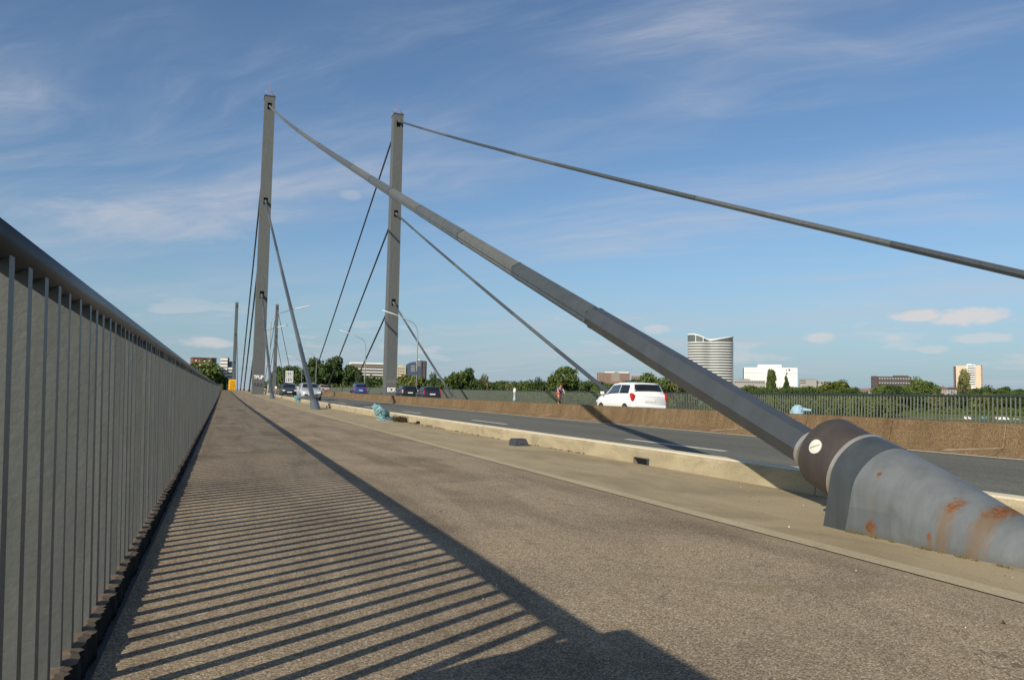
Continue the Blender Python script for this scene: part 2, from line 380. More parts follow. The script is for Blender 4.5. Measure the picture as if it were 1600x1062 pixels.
def make_anchor():
    """grey paint with rust blooms that weep downwards; positions are metres along and above the deck"""
    b = MB("anchor_grey_paint", .5, .4)
    c = b.ramp(b.noise(5, 7, .65), [(.3, (.112, .123, .126)), (.7, (.142, .154, .157))])
    st = b.ramp(b.noise(6, 7, .65, stretch=(1, 1.6, .18)), [(.34, (.70, .71, .70)), (.58, (1.03, 1.03, 1.03))])
    c = b.mix(.6, c, st, 'MULTIPLY')
    sc_ = b.rng(b.noise(3.2, 9, .75, dist=1.2, off=(2, 4, 1)), .56, .66)
    c = b.mix(b.math('MULTIPLY', sc_, .35), c, (.085, .092, .092))
    x, y, z = b.xyz()
    # repainted rectangle, darker
    pr = b.math('MULTIPLY', b.math('MULTIPLY', b.rng(y, 3.92, 3.925), b.math('SUBTRACT', 1, b.rng(y, 4.30, 4.305))), b.math('SUBTRACT', 1, b.rng(z, .17, .172)))
    c = b.mix(b.math('MULTIPLY', pr, .45), c, (.078, .092, .100))
    # grime near the foot
    c = b.mix(b.math('MULTIPLY', b.math('SUBTRACT', 1, b.rng(b.math('ADD', z, b.math('MULTIPLY', b.noise(12, 4), .06)), .03, .09)), .6), c, (.09, .085, .065))
    wob = b.math('MULTIPLY', b.math('SUBTRACT', b.noise(15, 7, .7, dist=.6), .5), 2.6)
    wob2 = b.math('MULTIPLY', b.math('SUBTRACT', b.noise(45, 5, .7), .5), .9)
    rust = None; weep = None
    for cy, cz, ry, rz in RUST:
        dy_ = b.math('DIVIDE', b.math('SUBTRACT', y, cy), ry)
        dz_ = b.math('DIVIDE', b.math('SUBTRACT', z, cz), rz)
        q = b.math('ADD', b.math('ADD', b.math('SQRT', b.math('ADD', b.math('MULTIPLY', dy_, dy_), b.math('MULTIPLY', dz_, dz_))), wob), wob2)
        k = b.math('SUBTRACT', 1, b.rng(q, .35, 1.15))
        below = b.math('MULTIPLY', b.math('SUBTRACT', 1, b.rng(b.math('SUBTRACT', z, cz), -.02, .02)),
                       b.math('SUBTRACT', 1, b.rng(b.math('ADD', b.math('ABSOLUTE', dy_), b.math('MULTIPLY', b.math('SUBTRACT', b.noise(14, 5, .6, stretch=(1, 2.6, .22), dist=.8), .5), 2.4)), .25, 1.35)))
        if rz < .03: below = b.math('MULTIPLY', below, .25)
        k = b.math('MULTIPLY', k, b.rng(b.noise(26, 6, .7), .30, .50, .45, 1))
        rust = k if rust is None else b.math('MAXIMUM', rust, k)
        weep = below if weep is None else b.math('MAXIMUM', weep, below)
    c = b.mix(b.math('MULTIPLY', weep, b.rng(b.noise(30, 6, .7, stretch=(1, 1.5, .3)), .3, .75, .55, 1.0)), c, (.138, .090, .046))
    rc = b.ramp(b.noise(40, 5, .7), [(.3, (.050, .022, .012)), (.55, (.150, .058, .020)), (.8, (.24, .12, .045))])
    c = b.mix(rust, c, rc)
    b.col(c).bump(b.noise(40, 5), .12, .004)
    b.rough(b.rng(rust, 0, 1, .48, .9))
    return b.mat
RUST = [(4.09, .075, .050, .045), (4.07, .40, .020, .018), (3.56, .27, .048, .042), (3.36, .265, .065, .050), (3.64, .08, .022, .03), (3.06, .13, .03, .04)]
M['anchor'] = make_anchor()

def leafmat(name, c, var=.35):
    b = MB(name, .75, .15)
    oi = b.N.new("ShaderNodeObjectInfo").outputs["Random"]
    n = b.ramp(b.noise(.22, 4, .6), [(.3, mul(c, 1-var)), (.7, mul(c, 1+var))])
    v = b.ramp(oi, [(0, (.84, .88, .84)), (1, (1.16, 1.12, 1.1))])
    b.col(b.mix(1, n, v, 'MULTIPLY')); return b.mat
M['leaf_dark'] = leafmat("leaf_dark", (.048, .078, .022))
M['leaf_mid'] = leafmat("leaf_mid", (.082, .112, .030))
M['leaf_yel'] = leafmat("leaf_yellowgreen", (.130, .148, .036))
M['leaf_pale'] = leafmat("leaf_pale", (.125, .130, .050))
M['bark'] = simple("bark", (.09, .07, .05), .3, 2, .9)
def make_grass():
    b = MB("meadow_grass", .9, .15)
    b.col(b.ramp(b.noise(.05, 8, .65), [(.3, (.065, .095, .022)), (.7, (.14, .16, .045))])); return b.mat
M['grass'] = make_grass()
def make_water():
    b = MB("river_water", .12, .5)
    b.col((.035, .05, .045)); b.bump(b.noise(.6, 4), .25, .2); return b.mat
M['water'] = make_water()
M['tuft'] = simple("grass_tuft", (.14, .12, .05), .4, 40, .8)
M['litter'] = simple("paper_litter", (.75, .75, .72), .08, 30, .8)

# ------------------------------------------------------------------ the setting: ground, river, bridge deck
def sheet(name, prof, ys, m, lift=0.0):
    b = B(); n = len(prof)
    for y in ys:
        z = zdeck(y)
        b.v += [(x, y, z+h+lift) for x, h in prof]
    for i in range(len(ys)-1):
        for j in range(n-1):
            a = i*n+j; b.f.append((a, a+1, a+1+n, a+n)); b.m.append(0); b.sm.append(False)
    return struct(b.build(name, m))
YS = [-40+2.5*i for i in range(92)] + [190+5*i for i in range(1, 77)]
Y1 = YS[-1]
def gz(x, y):
    """land height: near bank, river bed, flat far meadow, then a grassed dike"""
    d = math.hypot(x*.9, y) if x > 0 else abs(y)
    def lerp(a, b, t): return a+(b-a)*min(1, max(0, t))
    if d < 250: return lerp(-10.5, -15, (d-92)/10)
    if d < 500: return lerp(-15, -10.5, (d-392)/10)
    return lerp(-10.5, -7.5, (d-722)/45)
g = B()
gx = [-6000, -3000, -1500, -800, -400, -250]+[-150+20*i for i in range(60)]+[1100, 1300, 1600, 2200, 3500, 8000]
gy = [-4000, -1500, -600, -300]+[-150+15*i for i in range(62)]+[800, 900, 1100, 1500, 2500, 4000, 8000]
g.v = [(x, y, gz(x, y)) for y in gy for x in gx]
nx = len(gx)
for i in range(len(gy)-1):
    for j in range(nx-1):
        a = i*nx+j; g.f.append((a, a+1, a+1+nx, a+nx)); g.m.append(0); g.sm.append(True)
struct(g.build("ground", M['grass']))
struct(B().add([(-6000, 60, -12.6), (8000, 60, -12.6), (8000, 520, -12.6), (-6000, 520, -12.6)], [(0, 1, 2, 3)]).build("river", M['water']))
M['quay'] = simple("quay_paving", (.22, .21, .20), .15, .3, .9)
q = B(); ring_ = []
for i in range(61):
    a = math.radians(-6+i*1.1)
    k_ = math.hypot(math.sin(a)*.9, math.cos(a)) if a > 0 else math.cos(a)
    ring_.append([(math.sin(a)*d/k_, math.cos(a)*d/k_, -10.44) for d in (672, 712)])
q.loft(ring_, 0, False, False); struct(q.build("quay_road", M['quay']))

# steel deck girder under everything
gb = B()
for y in YS:
    z = zdeck(y)
    gb.v += [(x, y, z+h) for x, h in ((-1.05, -.03), (26.25, -.03), (26.25, -.45), (22.5, -2.6), (2.6, -2.6), (-1.05, -.45))]
for i in range(len(YS)-1):
    for j in range(6):
        a = i*6+j; c = i*6+(j+1) % 6; gb.f.append((a, c, c+6, a+6)); gb.m.append(0); gb.sm.append(False)
struct(gb.build("bridge_deck", M['tower']))
YW = YS
sheet("walkway", [(-.33, 0), (3.30, 0)], YW, M['walk'])
M['ledge'] = make_concrete("railing_ledge_concrete", (.165, .125, .085), stain=(.06, .045, .03), grain=40, sstr=.7)
M['bitumen_shade'] = simple("bitumen_side_shade", (.022, .021, .020), .3, 30, .95, .1)
def ledge(name, x0, sgn):
    b = B(); rg = np.random.default_rng(3); rings = []
    ys = [-.6+.022*i for i in range(480)]; ys += [ys[-1]+.12*i for i in range(1, 200)]; ys += [ys[-1]+3*i for i in range(1, 160) if ys[-1]+3*i < Y1]
    for y in ys:
        j = .004*math.sin(y*9.1)+.004*math.sin(y*23.7+1)+rg.uniform(-.009, .007); z = zdeck(y)
        rings.append([(x0-sgn*.75, y, z+.070), (x0+sgn*(j-.03), y, z+.072+rg.uniform(-.002, .002)), (x0+sgn*(j-.006), y, z+.064), (x0+sgn*(j*.7), y, z-.02)])
    b.loft(rings, 0, False, False)
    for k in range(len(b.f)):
        if k % 3 == 2: b.m[k] = 1  # side faces painted dark for shade as well as tarry dirt
    return struct(b.build(name, [M['ledge'], M['bitumen_shade']]))
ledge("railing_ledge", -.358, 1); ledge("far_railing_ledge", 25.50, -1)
sheet("walkway_edging", [(3.302, .004), (3.435, .006)], YW, M['stripedge'])
sheet("cable_strip", [(3.445, 0), (4.3, .002), (5.16, .004)], YW, M['strip'])
sheet("cable_strip_bed", [(3.28, -.012), (3.46, -.012)], YW, M['soil'])
sheet("road_near", [(5.30, -.004), (8.9, .02), (12.35, .0)], YW, M['road'])
sheet("road_far", [(12.85, .0), (16.4, .02), (19.92, -.004)], YW, M['road'])
sheet("edge_line_near", [(11.80, .0072), (11.93, .0065)], YW, M['line'])
sheet("edge_line_far", [(13.28, .0068), (13.42, .0077)], YW, M['line'])
sheet("far_cable_strip", [(20.04, .004), (21.75, .0)], YW, M['strip'])
sheet("far_walkway", [(21.76, 0), (26.2, 0)], YW, M['walk'])
def dash(x, ya, yb):
    n = 3; b = B()
    def zr(xx): return (.02-(-.004))*(xx-5.30)/3.6-.004 if xx < 8.9 else .02-(xx-8.9)*.02/3.45
    pts = []
    for i in range(n+1):
        y = ya+(yb-ya)*i/n
        for xx in (x-.06, x+.06):
            zz_ = zr(xx) if xx < 12.6 else zr(25.2-xx)
            pts.append((xx, y, zdeck(y)+zz_+.0045))
    b.add(pts, [(2*i, 2*i+1, 2*i+3, 2*i+2) for i in range(n)])
    return struct(b.build("lane_dash", M['line']))
for k in range(-1, 26):
    dash(7.78, 11.2+10.75*k, 11.2+10.75*k+3.45)
    dash(16.9, 8+12*k, 12+12*k)

# kerbs: concrete stones laid end to end
def kerb(name, x0, sgn, label):
    root = bpy.data.objects.new(name, None); COL.objects.link(root); root["kind"] = "structure"; WLOC[root.name] = (0, 0, 0)
    Ls = 5.0
    prof = [(0.0, -.05), (.012, .165), (.030, .205), (.055, .218), (.235, .215), (.262, .19), (.275, -.05)]
    b = B()
    rings = []
    for y in (-Ls/2+.006, Ls/2-.006):
        rings.append([(sgn*x, y, z) for x, z in prof])
    b.loft(rings)
    for i in range(len(b.f)):
        pass
    # pale worn top edge
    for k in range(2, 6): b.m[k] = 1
    me = bpy.data.meshes.new("kerb_stone"); me.from_pydata(b.v, [], b.f)
    me.materials.append(M['kerb']); me.materials.append(M['kerbtop']); me.polygons.foreach_set("material_index", b.m); me.update()
    y = -8.99+Ls/2; k = 0
    while y < 160:
        o = link("kerb_stone", me, root); o.location = (x0, y, zdeck(y)+random.uniform(-.004, .004)); o.rotation_euler = (math.atan(slope(y)), 0, random.uniform(-.0012, .0012))
        y += Ls; k += 1
    ys = [y-Ls/2+6*i for i in range(60)]
    b = B(); b.loft([[(x0+sgn*x, yy, zdeck(yy)+z) for x, z in prof] for yy in ys if yy < Y1])
    stuff(b.build("kerb_run", M['kerb'], root))
kerb("kerb", 5.13, 1, "")
kerb("far_kerb", 20.07, -1, "")

# ------------------------------------------------------------------ median barrier
br = thing("median_barrier", "long low brown concrete barrier down the middle of the bridge road", "barrier", (12.6, 0, 0))
prof = [(-.64, -.05), (-.63, .02), (-.43, .135), (-.345, .525), (-.315, .552), (.315, .552), (.345, .525), (.43, .135), (.63, .02), (.64, -.05)]
b = B().loft([[(x, y, z) for x, z in prof] for y in (-1.188, 1.188)])
segm = bpy.data.meshes.new("barrier_segment"); segm.from_pydata(b.v, [], b.f); segm.materials.append(M['barrier']); segm.update()
y = 9.76-2.4*5+1.2
while y < 150:
    o = link("barrier_segment", segm, br); o.location = (0, y, zdeck(y)+random.uniform(-.003, .003)); o.rotation_euler = (math.atan(slope(y)), 0, 0)
    y += 2.4
ys = [y-1.2+6*i for i in range(60)]
bb = B().loft([[(12.6+x, yy, zdeck(yy)+z) for x, z in prof] for yy in ys if yy < Y1]); stuff(bb.build("barrier_run", M['barrier'], br))
for yj in (9.76, 16.96, 24.16, 28.96):   # pale mortar smeared into some joints, running out along the toe
    bb = B(); f = lambda z: 12.6-.63+(z-.02)*.20/.115-.004 if z < .135 else 12.6-.43+(z-.135)*.085/.39-.004
    zs_ = [.54-.033*k for k in range(13)]; rows = []
    for z_ in zs_:
        w = random.uniform(.003, .010); rows.append([(f(z_), yj-w+random.uniform(-.004, .004), zdeck(yj)+z_), (f(z_), yj+w, zdeck(yj)+z_)])
    for k in range(1, 9):
        z_ = .145-.012*k; w = random.uniform(.006, .014); rows.append([(f(z_-w), yj+.13*k, zdeck(yj)+z_-w), (f(z_+w), yj+.13*k, zdeck(yj)+z_+w)])
    bb.loft(rows, 0, False, False); bb.build("joint_mortar", M['sealant'], br)

# ------------------------------------------------------------------ railings
PITCHB = .1715
def railing(name, label, xc, ya, first, yb, out, mr):
    root = thing(name, label, "railing", (xc, ya, 0))
    yy = [ya+2.0*i for i in range(int((120-ya)/2))]; yy += [yy[-1]+5*i for i in range(1, 200) if yy[-1]+5*i < yb]
    B().tube([(xc+out*.050, y, zdeck(y)+1.154) for y in yy], .046, 16).build("handrail", M['railtube'], root)
    bm = B().box(-.0175, .0175, -.019, .019, .0, 1.125)
    me = bpy.data.meshes.new("bar"); me.from_pydata(bm.v, [], bm.f); me.materials.append(mr); me.update()
    y = first; n = 0
    while n < 300:
        o = link("bar", me, root); o.location = (random.uniform(-.002, .002), y-ya+random.uniform(-.004, .004), zdeck(y)); o.rotation_euler = (random.uniform(-.003, .003), out*.027+random.uniform(-.002, .002), random.uniform(-.06, .06))
        y += PITCHB; n += 1
    rest = B(); yk = y
    while yk < yb:
        z = zdeck(yk); rest.box(xc-.0175, xc+.0175, yk-.019, yk+.019, z, z+1.14); yk += PITCHB
    yk = first-PITCHB if out > 0 else ya
    while yk > ya:
        z = zdeck(yk); rest.box(xc-.0175, xc+.0175, yk-.019, yk+.019, z, z+1.14); yk -= PITCHB
    stuff(rest.build("bar_run", mr, root))
    return root
railing("bridge_railing", "tall grey bar railing along the left edge of the footpath, round handrail on top", -.412, .9, 1.0625, 480, -1, M['rail'])
railing("bridge_railing", "grey bar railing on the far side of the bridge, beyond the brown barrier", 25.61, 4.0, 18.5, 480, 1, make_paint("far_railing_paint", (.128, .146, .116), .5, .12))
# unseen panel beside the viewer, outlined to cast the broad shadow on the path
ep = B().prism([(-.6, .05), (1.80, .05), (1.77, .45), (1.62, .90), (1.38, 1.30), (-.6, 1.30)], 'x', -.53, -.47)
tag(ep.build("shadow_panel", M['rail'], None, .01), "solid grey panel out of view by the near railing, added for its shadow", "panel")

# ------------------------------------------------------------------ pylons
HT = 38.55
LEV = (37.25, 24.75, 12.65)
def pylon(name, label, X, Y):
    z0 = zdeck(Y)-.02
    root = thing(name, label, "pylon", (X, Y, z0), "steel pylons of the bridge")
    def wx(z): return .725-.075*z/HT
    def wy(z): return 1.20-.35*z/HT
    hw, hh = .27, .46
    cuts = sorted({0, HT} | {l+s*hh for l in LEV for s in (-1, 1)})
    b = B()
    for s in (-1, 1):                                   # the two faces that hold the cable openings
        for a, c in zip(cuts[:-1], cuts[1:]):
            hole = any(abs((a+c)/2-l) < .1 for l in LEV)
            xa, xc_, ya, yc = wx(a), wx(c), wy(a)*s, wy(c)*s
            for u0_, u1_ in ((-1, -hw), (-hw, hw), (hw, 1)):
                if hole and u0_ == -hw: continue
                def X_(u, w): return X+(u if abs(u) < 1 else u*w)
                b.add([(X_(u0_, xa), Y+ya, z0+a), (X_(u1_, xa), Y+ya, z0+a), (X_(u1_, xc_), Y+yc, z0+c), (X_(u0_, xc_), Y+yc, z0+c)], [(0, 1, 2, 3) if s < 0 else (3, 2, 1, 0)])
    for s in (-1, 1):
        b.add([(X+s*wx(0), Y-wy(0), z0), (X+s*wx(0), Y+wy(0), z0), (X+s*wx(HT), Y+wy(HT), z0+HT), (X+s*wx(HT), Y-wy(HT), z0+HT)], [(0, 1, 2, 3) if s > 0 else (3, 2, 1, 0)])
    b.build("shaft", M['tower'], root)
    for l in LEV:
        d = wy(l)
        for s in (-1, 1):
            r = B()
            y0_, y1_ = Y+s*d, Y+s*(d-.55); x0_, x1_, za, zb = X-hw, X+hw, z0+l-hh, z0+l+hh
            V = [(x0_, y0_, za), (x1_, y0_, za), (x1_, y0_, zb), (x0_, y0_, zb), (x0_, y1_, za), (x1_, y1_, za), (x1_, y1_, zb), (x0_, y1_, zb)]
            r.add(V, [(0, 1, 5, 4), (1, 2, 6, 5), (2, 3, 7, 6), (3, 0, 4, 7), (4, 5, 6, 7)])
            r.build("cable_opening", M['band'], root)
    cw, cd = wx(HT), wy(HT)
    cp = B().box(X-cw-.05, X+cw+.05, Y-cd-.05, Y+cd+.05, z0+HT, z0+HT+.13)
    cp.build("cap_plate", M['band'], root)
    rb = B(); zt = z0+HT+.13
    cor = [(X+i*cw*.85, Y+j*cd*.85) for i, j in ((-1, -1), (1, -1), (1, 1), (-1, 1))]
    for i in range(4):
        for h in (.28, .55): rb.tube([(*cor[i], zt+h), (*cor[(i+1) % 4], zt+h)], .022, 5)
        rb.tube([(*cor[i], zt), (*cor[i], zt+.55)], .022, 5)
    rb.build("top_rail", M['steel'], root)
    B().tube([(X, Y, zt), (X, Y, zt+1.0), (X, Y, zt+2.2)], [.03, .02, .01], 6).build("antenna", M['red'], root)
    for i, j in ((-1, -1), (1, -1), (-1, 1), (1, 1)):
        B().box(X+i*cw*.6-.05, X+i*cw*.6+.05, Y+j*cd*.7-.05, Y+j*cd*.7+.05, zt, zt+.30).build("warning_lamp", M['red'], root)
    return root
PN, PF = 107.0, 367.0
XL, XR = 4.15, 21.07
P1 = pylon("bridge_pylon", "left of the two tall grey pylons, white bubble graffiti low on it", XL, PN)
P2 = pylon("bridge_pylon", "right of the two tall grey pylons, standing across the road behind the black cars", XR, PN)
P3 = pylon("bridge_pylon", "small distant grey pylon above the yellow cabin", XL, PF)
P4 = pylon("bridge_pylon", "small distant grey pylon behind the curved street lamps", XR, PF)

def graffiti(name, txt, x, y, z, size, mat, parent, off=.03, sx=1.0):
    c = bpy.data.curves.new("lettering", 'FONT'); c.body = txt; c.size = size; c.align_x = 'CENTER'; c.extrude = .004; c.offset = off; c.space_character = .88
    t_ = bpy.data.objects.new("lettering", c); COL.objects.link(t_); bpy.context.view_layer.update()
    me = bpy.data.meshes.new_from_object(t_.evaluated_get(bpy.context.evaluated_depsgraph_get())); bpy.data.objects.remove(t_)
    me.materials.clear(); me.materials.append(mat); o = bpy.data.objects.new(name, me); COL.objects.link(o)
    o.parent = parent; w = WLOC[parent.name]; o.location = (x-w[0], y-w[1], z-w[2]); o.rotation_euler = (math.pi/2, 0, 0); o.scale = (sx, 1, 1)
    return o
zb = zdeck(PN)
graffiti("graffiti", "TBUP", XL, PN-1.215, zb+1.95, .64, M['chalk'], P1, .022, .82)
graffiti("graffiti", "TUOC", XL, PN-1.215, zb+.98, .62, M['darkspray'], P1, .0, .8)
graffiti("graffiti", "BOR", XR+.05, PN-1.215, zb+.66, .80, M['chalk'], P2, .022, .82)
graffiti("graffiti", "WTEF", XR+.05, PN-1.21, zb+1.78, .62, M['greyspray'], P2, .0, .8)

# ------------------------------------------------------------------ stay cables
def pt_on(a, c, t, sag=0.0):
    p = Vector(a).lerp(Vector(c), t); p.z -= 4*sag*t*(1-t); return p
def hex_run(b, a, c, t0, t1, r, sag, m=0, n=None, ph=0.0):
    n = n or max(2, int((t1-t0)*14))
    b.tube([pt_on(a, c, t0+(t1-t0)*i/n, sag) for i in range(n+1)], r, 6, m, True, False, phase=ph)
def anchor_sleeve(root, a, c, X, ysg):
    d = (Vector(c)-Vector(a)).normalized(); p = Vector(a)
    B().tube([p-d*.9, p+d*.75, p+d*.80], [.235, .215, .17], 16).build("anchor_sleeve", M['anchor2'], root, 0, 40)
    B().tube([p+d*.78, p+d*1.45], [.16, .135], 14).build("neck_collar", M['cable'], root, 0, 40)
M['anchor2'] = make_paint("sleeve_paint", (.095, .108, .115), .5, .2)
def stay(X, Y, lev, ya, label, r=.125, sag=.12, mat='cable'):
    s = -1 if ya < Y else 1
    top = (X, Y+s*(.9), zdeck(Y)+lev); low = (X, ya, zdeck(ya))
    root = thing("stay_cable", label, "cable", low, "stay cables of the bridge")
    nseg = 7 if ya < 120 else 1
    cuts_ = [.008]+[(i+random.uniform(-.25, .25))/nseg for i in range(1, nseg)]+[1.0]
    for i in range(nseg):
        b = B(); hex_run(b, low, top, cuts_[i], cuts_[i+1]-(.0005 if i < nseg-1 else 0), r-(.003 if i % 2 else 0), sag); b.build("cable_casing", M[('cable', 'cablemid', 'cabledark', 'cablemid')[i % 4] if nseg > 1 else mat], root)
    anchor_sleeve(root, low, top, X, s)
    d = (Vector(top)-Vector(low)).normalized()
    B().tube([Vector(top)-d*1.5, Vector(top)-d*1.2, Vector(top)], [r*1.05, r*1.5, r*1.5], 10).build("top_socket", M['cablemid'], root, 0, 40)
    return root
stay(XL, PN, 24.75, 38.8, "middle-height cable from the left pylon down to the pavement strip by the silver car", sag=.18)
stay(XL, PN, 12.65, 74.3, "short lowest cable from the left pylon down to the strip beside the lamp post", sag=.06)
stay(XR, PN, 37.55, 3.4, "long thin top cable running from the right pylon out over the sky to the right", r=.135, sag=.42)
stay(XR, PN, 24.75, 38.8, "middle cable from the right pylon down behind the white hatchback", sag=.18)
stay(XR, PN, 12.65, 74.3, "lowest cable from the right pylon down beside the black cars", sag=.06)
for k, (lev, dy_, w) in enumerate(zip(LEV, (108, 72, 36), ("top", "middle", "lowest"))):
    stay(XL, PN, lev, PN+dy_, w+" dark cable leaving the left pylon away from the viewer, close against it", sag=.15)
    stay(XR, PN, lev, PN+dy_, w+" dark cable leaving the right pylon away from the viewer, before trees", sag=.15)
    stay(XL, PF, lev, PF-dy_, w+" near-side cable of the distant pylon above the yellow cabin", sag=.15)
    stay(XR, PF, lev, PF-dy_, w+" near-side cable of the distant pylon behind the street lamps", sag=.15)
    stay(XL, PF, lev, PF+dy_, w+" far-side cable of the distant pylon above the yellow cabin", sag=.15)
    stay(XR, PF, lev, PF+dy_, w+" far-side cable of the distant pylon behind the street lamps", sag=.15)

# the big foreground cable with its anchor
XA = 4.22
A0 = Vector((XA, 5.02, .505)); T0 = Vector((XL, PN-.9, zdeck(PN)+LEV[0]))
AX = Vector((0, .9375, .348)).normalized()
root = thing("stay_cable", "huge foreground cable ending in a brown drum and rusty grey anchor housing", "cable", (XA, 4.6, 0), "stay cables of the bridge")
def t_at(y): return (y-A0.y)/(T0.y-A0.y)
SG = .45
joints = [5.0, 8.75, 11.45, 14.6, 18.2, 21.8, 25.2, 29.5, 42, 56, 72, 106.1]
mts = ['cable', 'cabledark', 'cablelight', 'cablemid', 'cablelight', 'cablemid', 'cablelight', 'cablemid', 'cablelight', 'cablemid', 'cablelight']
for k in range(len(joints)-1):
    b = B(); hex_run(b, A0, T0, t_at(joints[k])+(.0004 if k else 0), t_at(joints[k+1])-.0004, .139 if k == 0 else .138+(.003 if k % 2 else 0), SG, n=6, ph=0 if k == 0 else math.pi/6)
    b.build("cable_casing", M[mts[k]], root)
    if k: 
        jb = B(); y = joints[k]; hex_run(jb, A0, T0, t_at(y-.04), t_at(y+.04), .1425 if k == 1 else .1445, SG, n=1, ph=0 if k == 1 else math.pi/6); jb.build("joint_band", M['band'], root)
sm_ = B(); dd_ = (T0-A0).normalized(); e1_ = dd_.cross(Vector((0, 0, 1))).normalized()
if e1_.x > 0: e1_ = -e1_
e2_ = Vector((0, 0, 1))-dd_*dd_.z; e2_.normalize()
for ang, rad in ((4, .1235), (27, .1365)):
    off_ = e1_*math.cos(math.radians(ang))*rad-e2_*math.sin(math.radians(ang))*rad
    one = B(); one.tube([pt_on(A0, T0, t_at(8.85+(70-8.85)*(i/30)**2), SG)+off_ for i in range(31)], .006, 5)
    one.build("casing_seam", M['railtube'], root)
# pale seam welds along the nearest casing
sb = B()
d0 = (T0-A0).normalized()
B().tube([A0-d0*.26, A0-d0*.02], [.128, .128], 24).build("neck", M['band'], root, 0, 40)
B().tube([A0-d0*.075, A0-d0*.07, A0-d0*.035, A0-d0*.03], [.138, .152, .152, .138], 28).build("neck_ring", M['metal'], root, 0, 40)
C0 = Vector((XA, 4.485, .375))          # where drum and housing meet
B().tube([C0-AX*.02, C0+AX*.310, C0+AX*.338, C0+AX*.352], [.268, .268, .256, .235], 40).build("anchor_drum", M['drum'], root, 0, 35)
drum = bpy.context.scene.objects["anchor_drum"]
nrm = Vector((-.965, 0, 0)) + AX.cross(Vector((1, 0, 0)))*0
upv = Vector((0, -AX.z, AX.y))
nn = (Vector((-1, 0, 0))*.93 + upv*.37).normalized(); pc = C0+AX*.20+nn*.265
WLOC[drum.name] = WLOC[root.name]
B().tube([pc, pc+nn*.009, pc+nn*.012], [.053, .053, .047], 24).build("screw_plug", M['plug'], drum, 0, 40)
tt = nn.cross(AX).normalized(); sd = (AX*.75+tt*.66).normalized()
B().obox(pc+nn*.0125, sd*.044, nn.cross(sd)*.0035, nn*.0012).build("plug_slot", M['sealant'], drum)
B().tube([C0-AX*.03, C0-AX*.022, C0+AX*.0, C0+AX*.008], [.272, .282, .282, .272], 40).build("drum_ring", M['metal'], root, 0, 40)
def hsec(s, r, n=22):
    """arched section of the housing: half round about the axis, straight skirts to the deck"""
    c = C0-AX*s; out = []
    out.append((c.x-r, c.y+.085+.085*.45/.4, -.45)); 
    out.append((c.x-r, c.y+.085*.5, c.z-.2))
    for k in range(n+1):
        a = math.pi-math.pi*k/n; out.append(tuple(c+Vector((1, 0, 0))*r*math.cos(a)+upv*r*math.sin(a)))
    out.append((c.x+r, c.y+.085*.5, c.z-.2)); out.append((c.x+r, c.y+.085+.085*.45/.4, -.45))
    return out
b = B().loft([hsec(s, r) for s, r in ((.03, .272), (.032, .279), (.245, .292), (.248, .288))], 0, True, True, True)
b.build("seal_band", M['band'], root, 0, 35)
rs = [(.243, .2875), (.5, .292), (.8, .291), (1.1, .284), (1.4, .272), (1.7, .252), (1.95, .225), (2.15, .18)]
B().loft([hsec(s, r) for s, r in rs], 0, True, True, True).build("anchor_housing", M['anchor'], root, 0, 35)

# ------------------------------------------------------------------ street lamps
def lamp(X, Y, H, reach, side, label, rise=1.5, yoff=0.0):
    z0 = zdeck(Y)
    root = thing("street_lamp", label, "street lamp", (X, Y, z0), "curved street lamps on the bridge")
    B().tube([(X, Y, z0), (X, Y, z0+1.3)], .105, 12).build("base_sleeve", M['steel'], root)
    pts = [(X, Y, z0+1.25), (X, Y, z0+H*.6), (X, Y, z0+H)]
    R = 1.25
    for k in range(1, 8):
        a = math.radians(78)*k/7
        pts.append((X+side*R*(1-math.cos(a)), Y, z0+H+R*1.25*math.sin(a)))
    ex, ez = X+side*R*(1-math.cos(math.radians(78))), z0+H+R*1.25*math.sin(math.radians(78))
    pts.append((X+side*reach*.62, Y, ez+(rise-.4)*.55))
    rr = [.085, .07, .058]+[.052]*7+[.042]
    B().tube(pts, rr, 10).build("pole", M['steel'], root)
    e = Vector(pts[-1]); tip = Vector((X+side*reach, Y, ez+rise*.75-.1)); d = (tip-e)
    lh = B(); lh.tube([e-d*.05, e+d*.1, e+d*.25, e+d*.95, tip], [.045, .055, .075, .075, .05], 8); lh.build("lamp_head", M['lampwhite'], root, 0, 40)
    return root
lamp(5.28, 104.0, 8.7, 4.6, 1, "curved street lamp rising beside the left pylon, its arm over the road", 1.6)
lamp(5.28, 139.0, 8.7, 4.6, 1, "second curved street lamp beyond the left pylon, half hidden behind it", 1.6)
lamp(20.35, 88.0, 7.2, 4.1, -1, "curved street lamp behind the black estate car, arm reaching left across the pylon", 1.5)
lamp(20.35, 123.0, 7.2, 4.1, -1, "curved street lamp behind the blue van, arm reaching left", 1.5)
lamp(20.35, 192.0, 7.2, 4.1, -1, "small far street lamp over the trees right of the lane sign", 1.5)
lamp(20.35, 228.0, 7.2, 4.1, -1, "smallest far street lamp, directly beside the lane sign", 1.5)

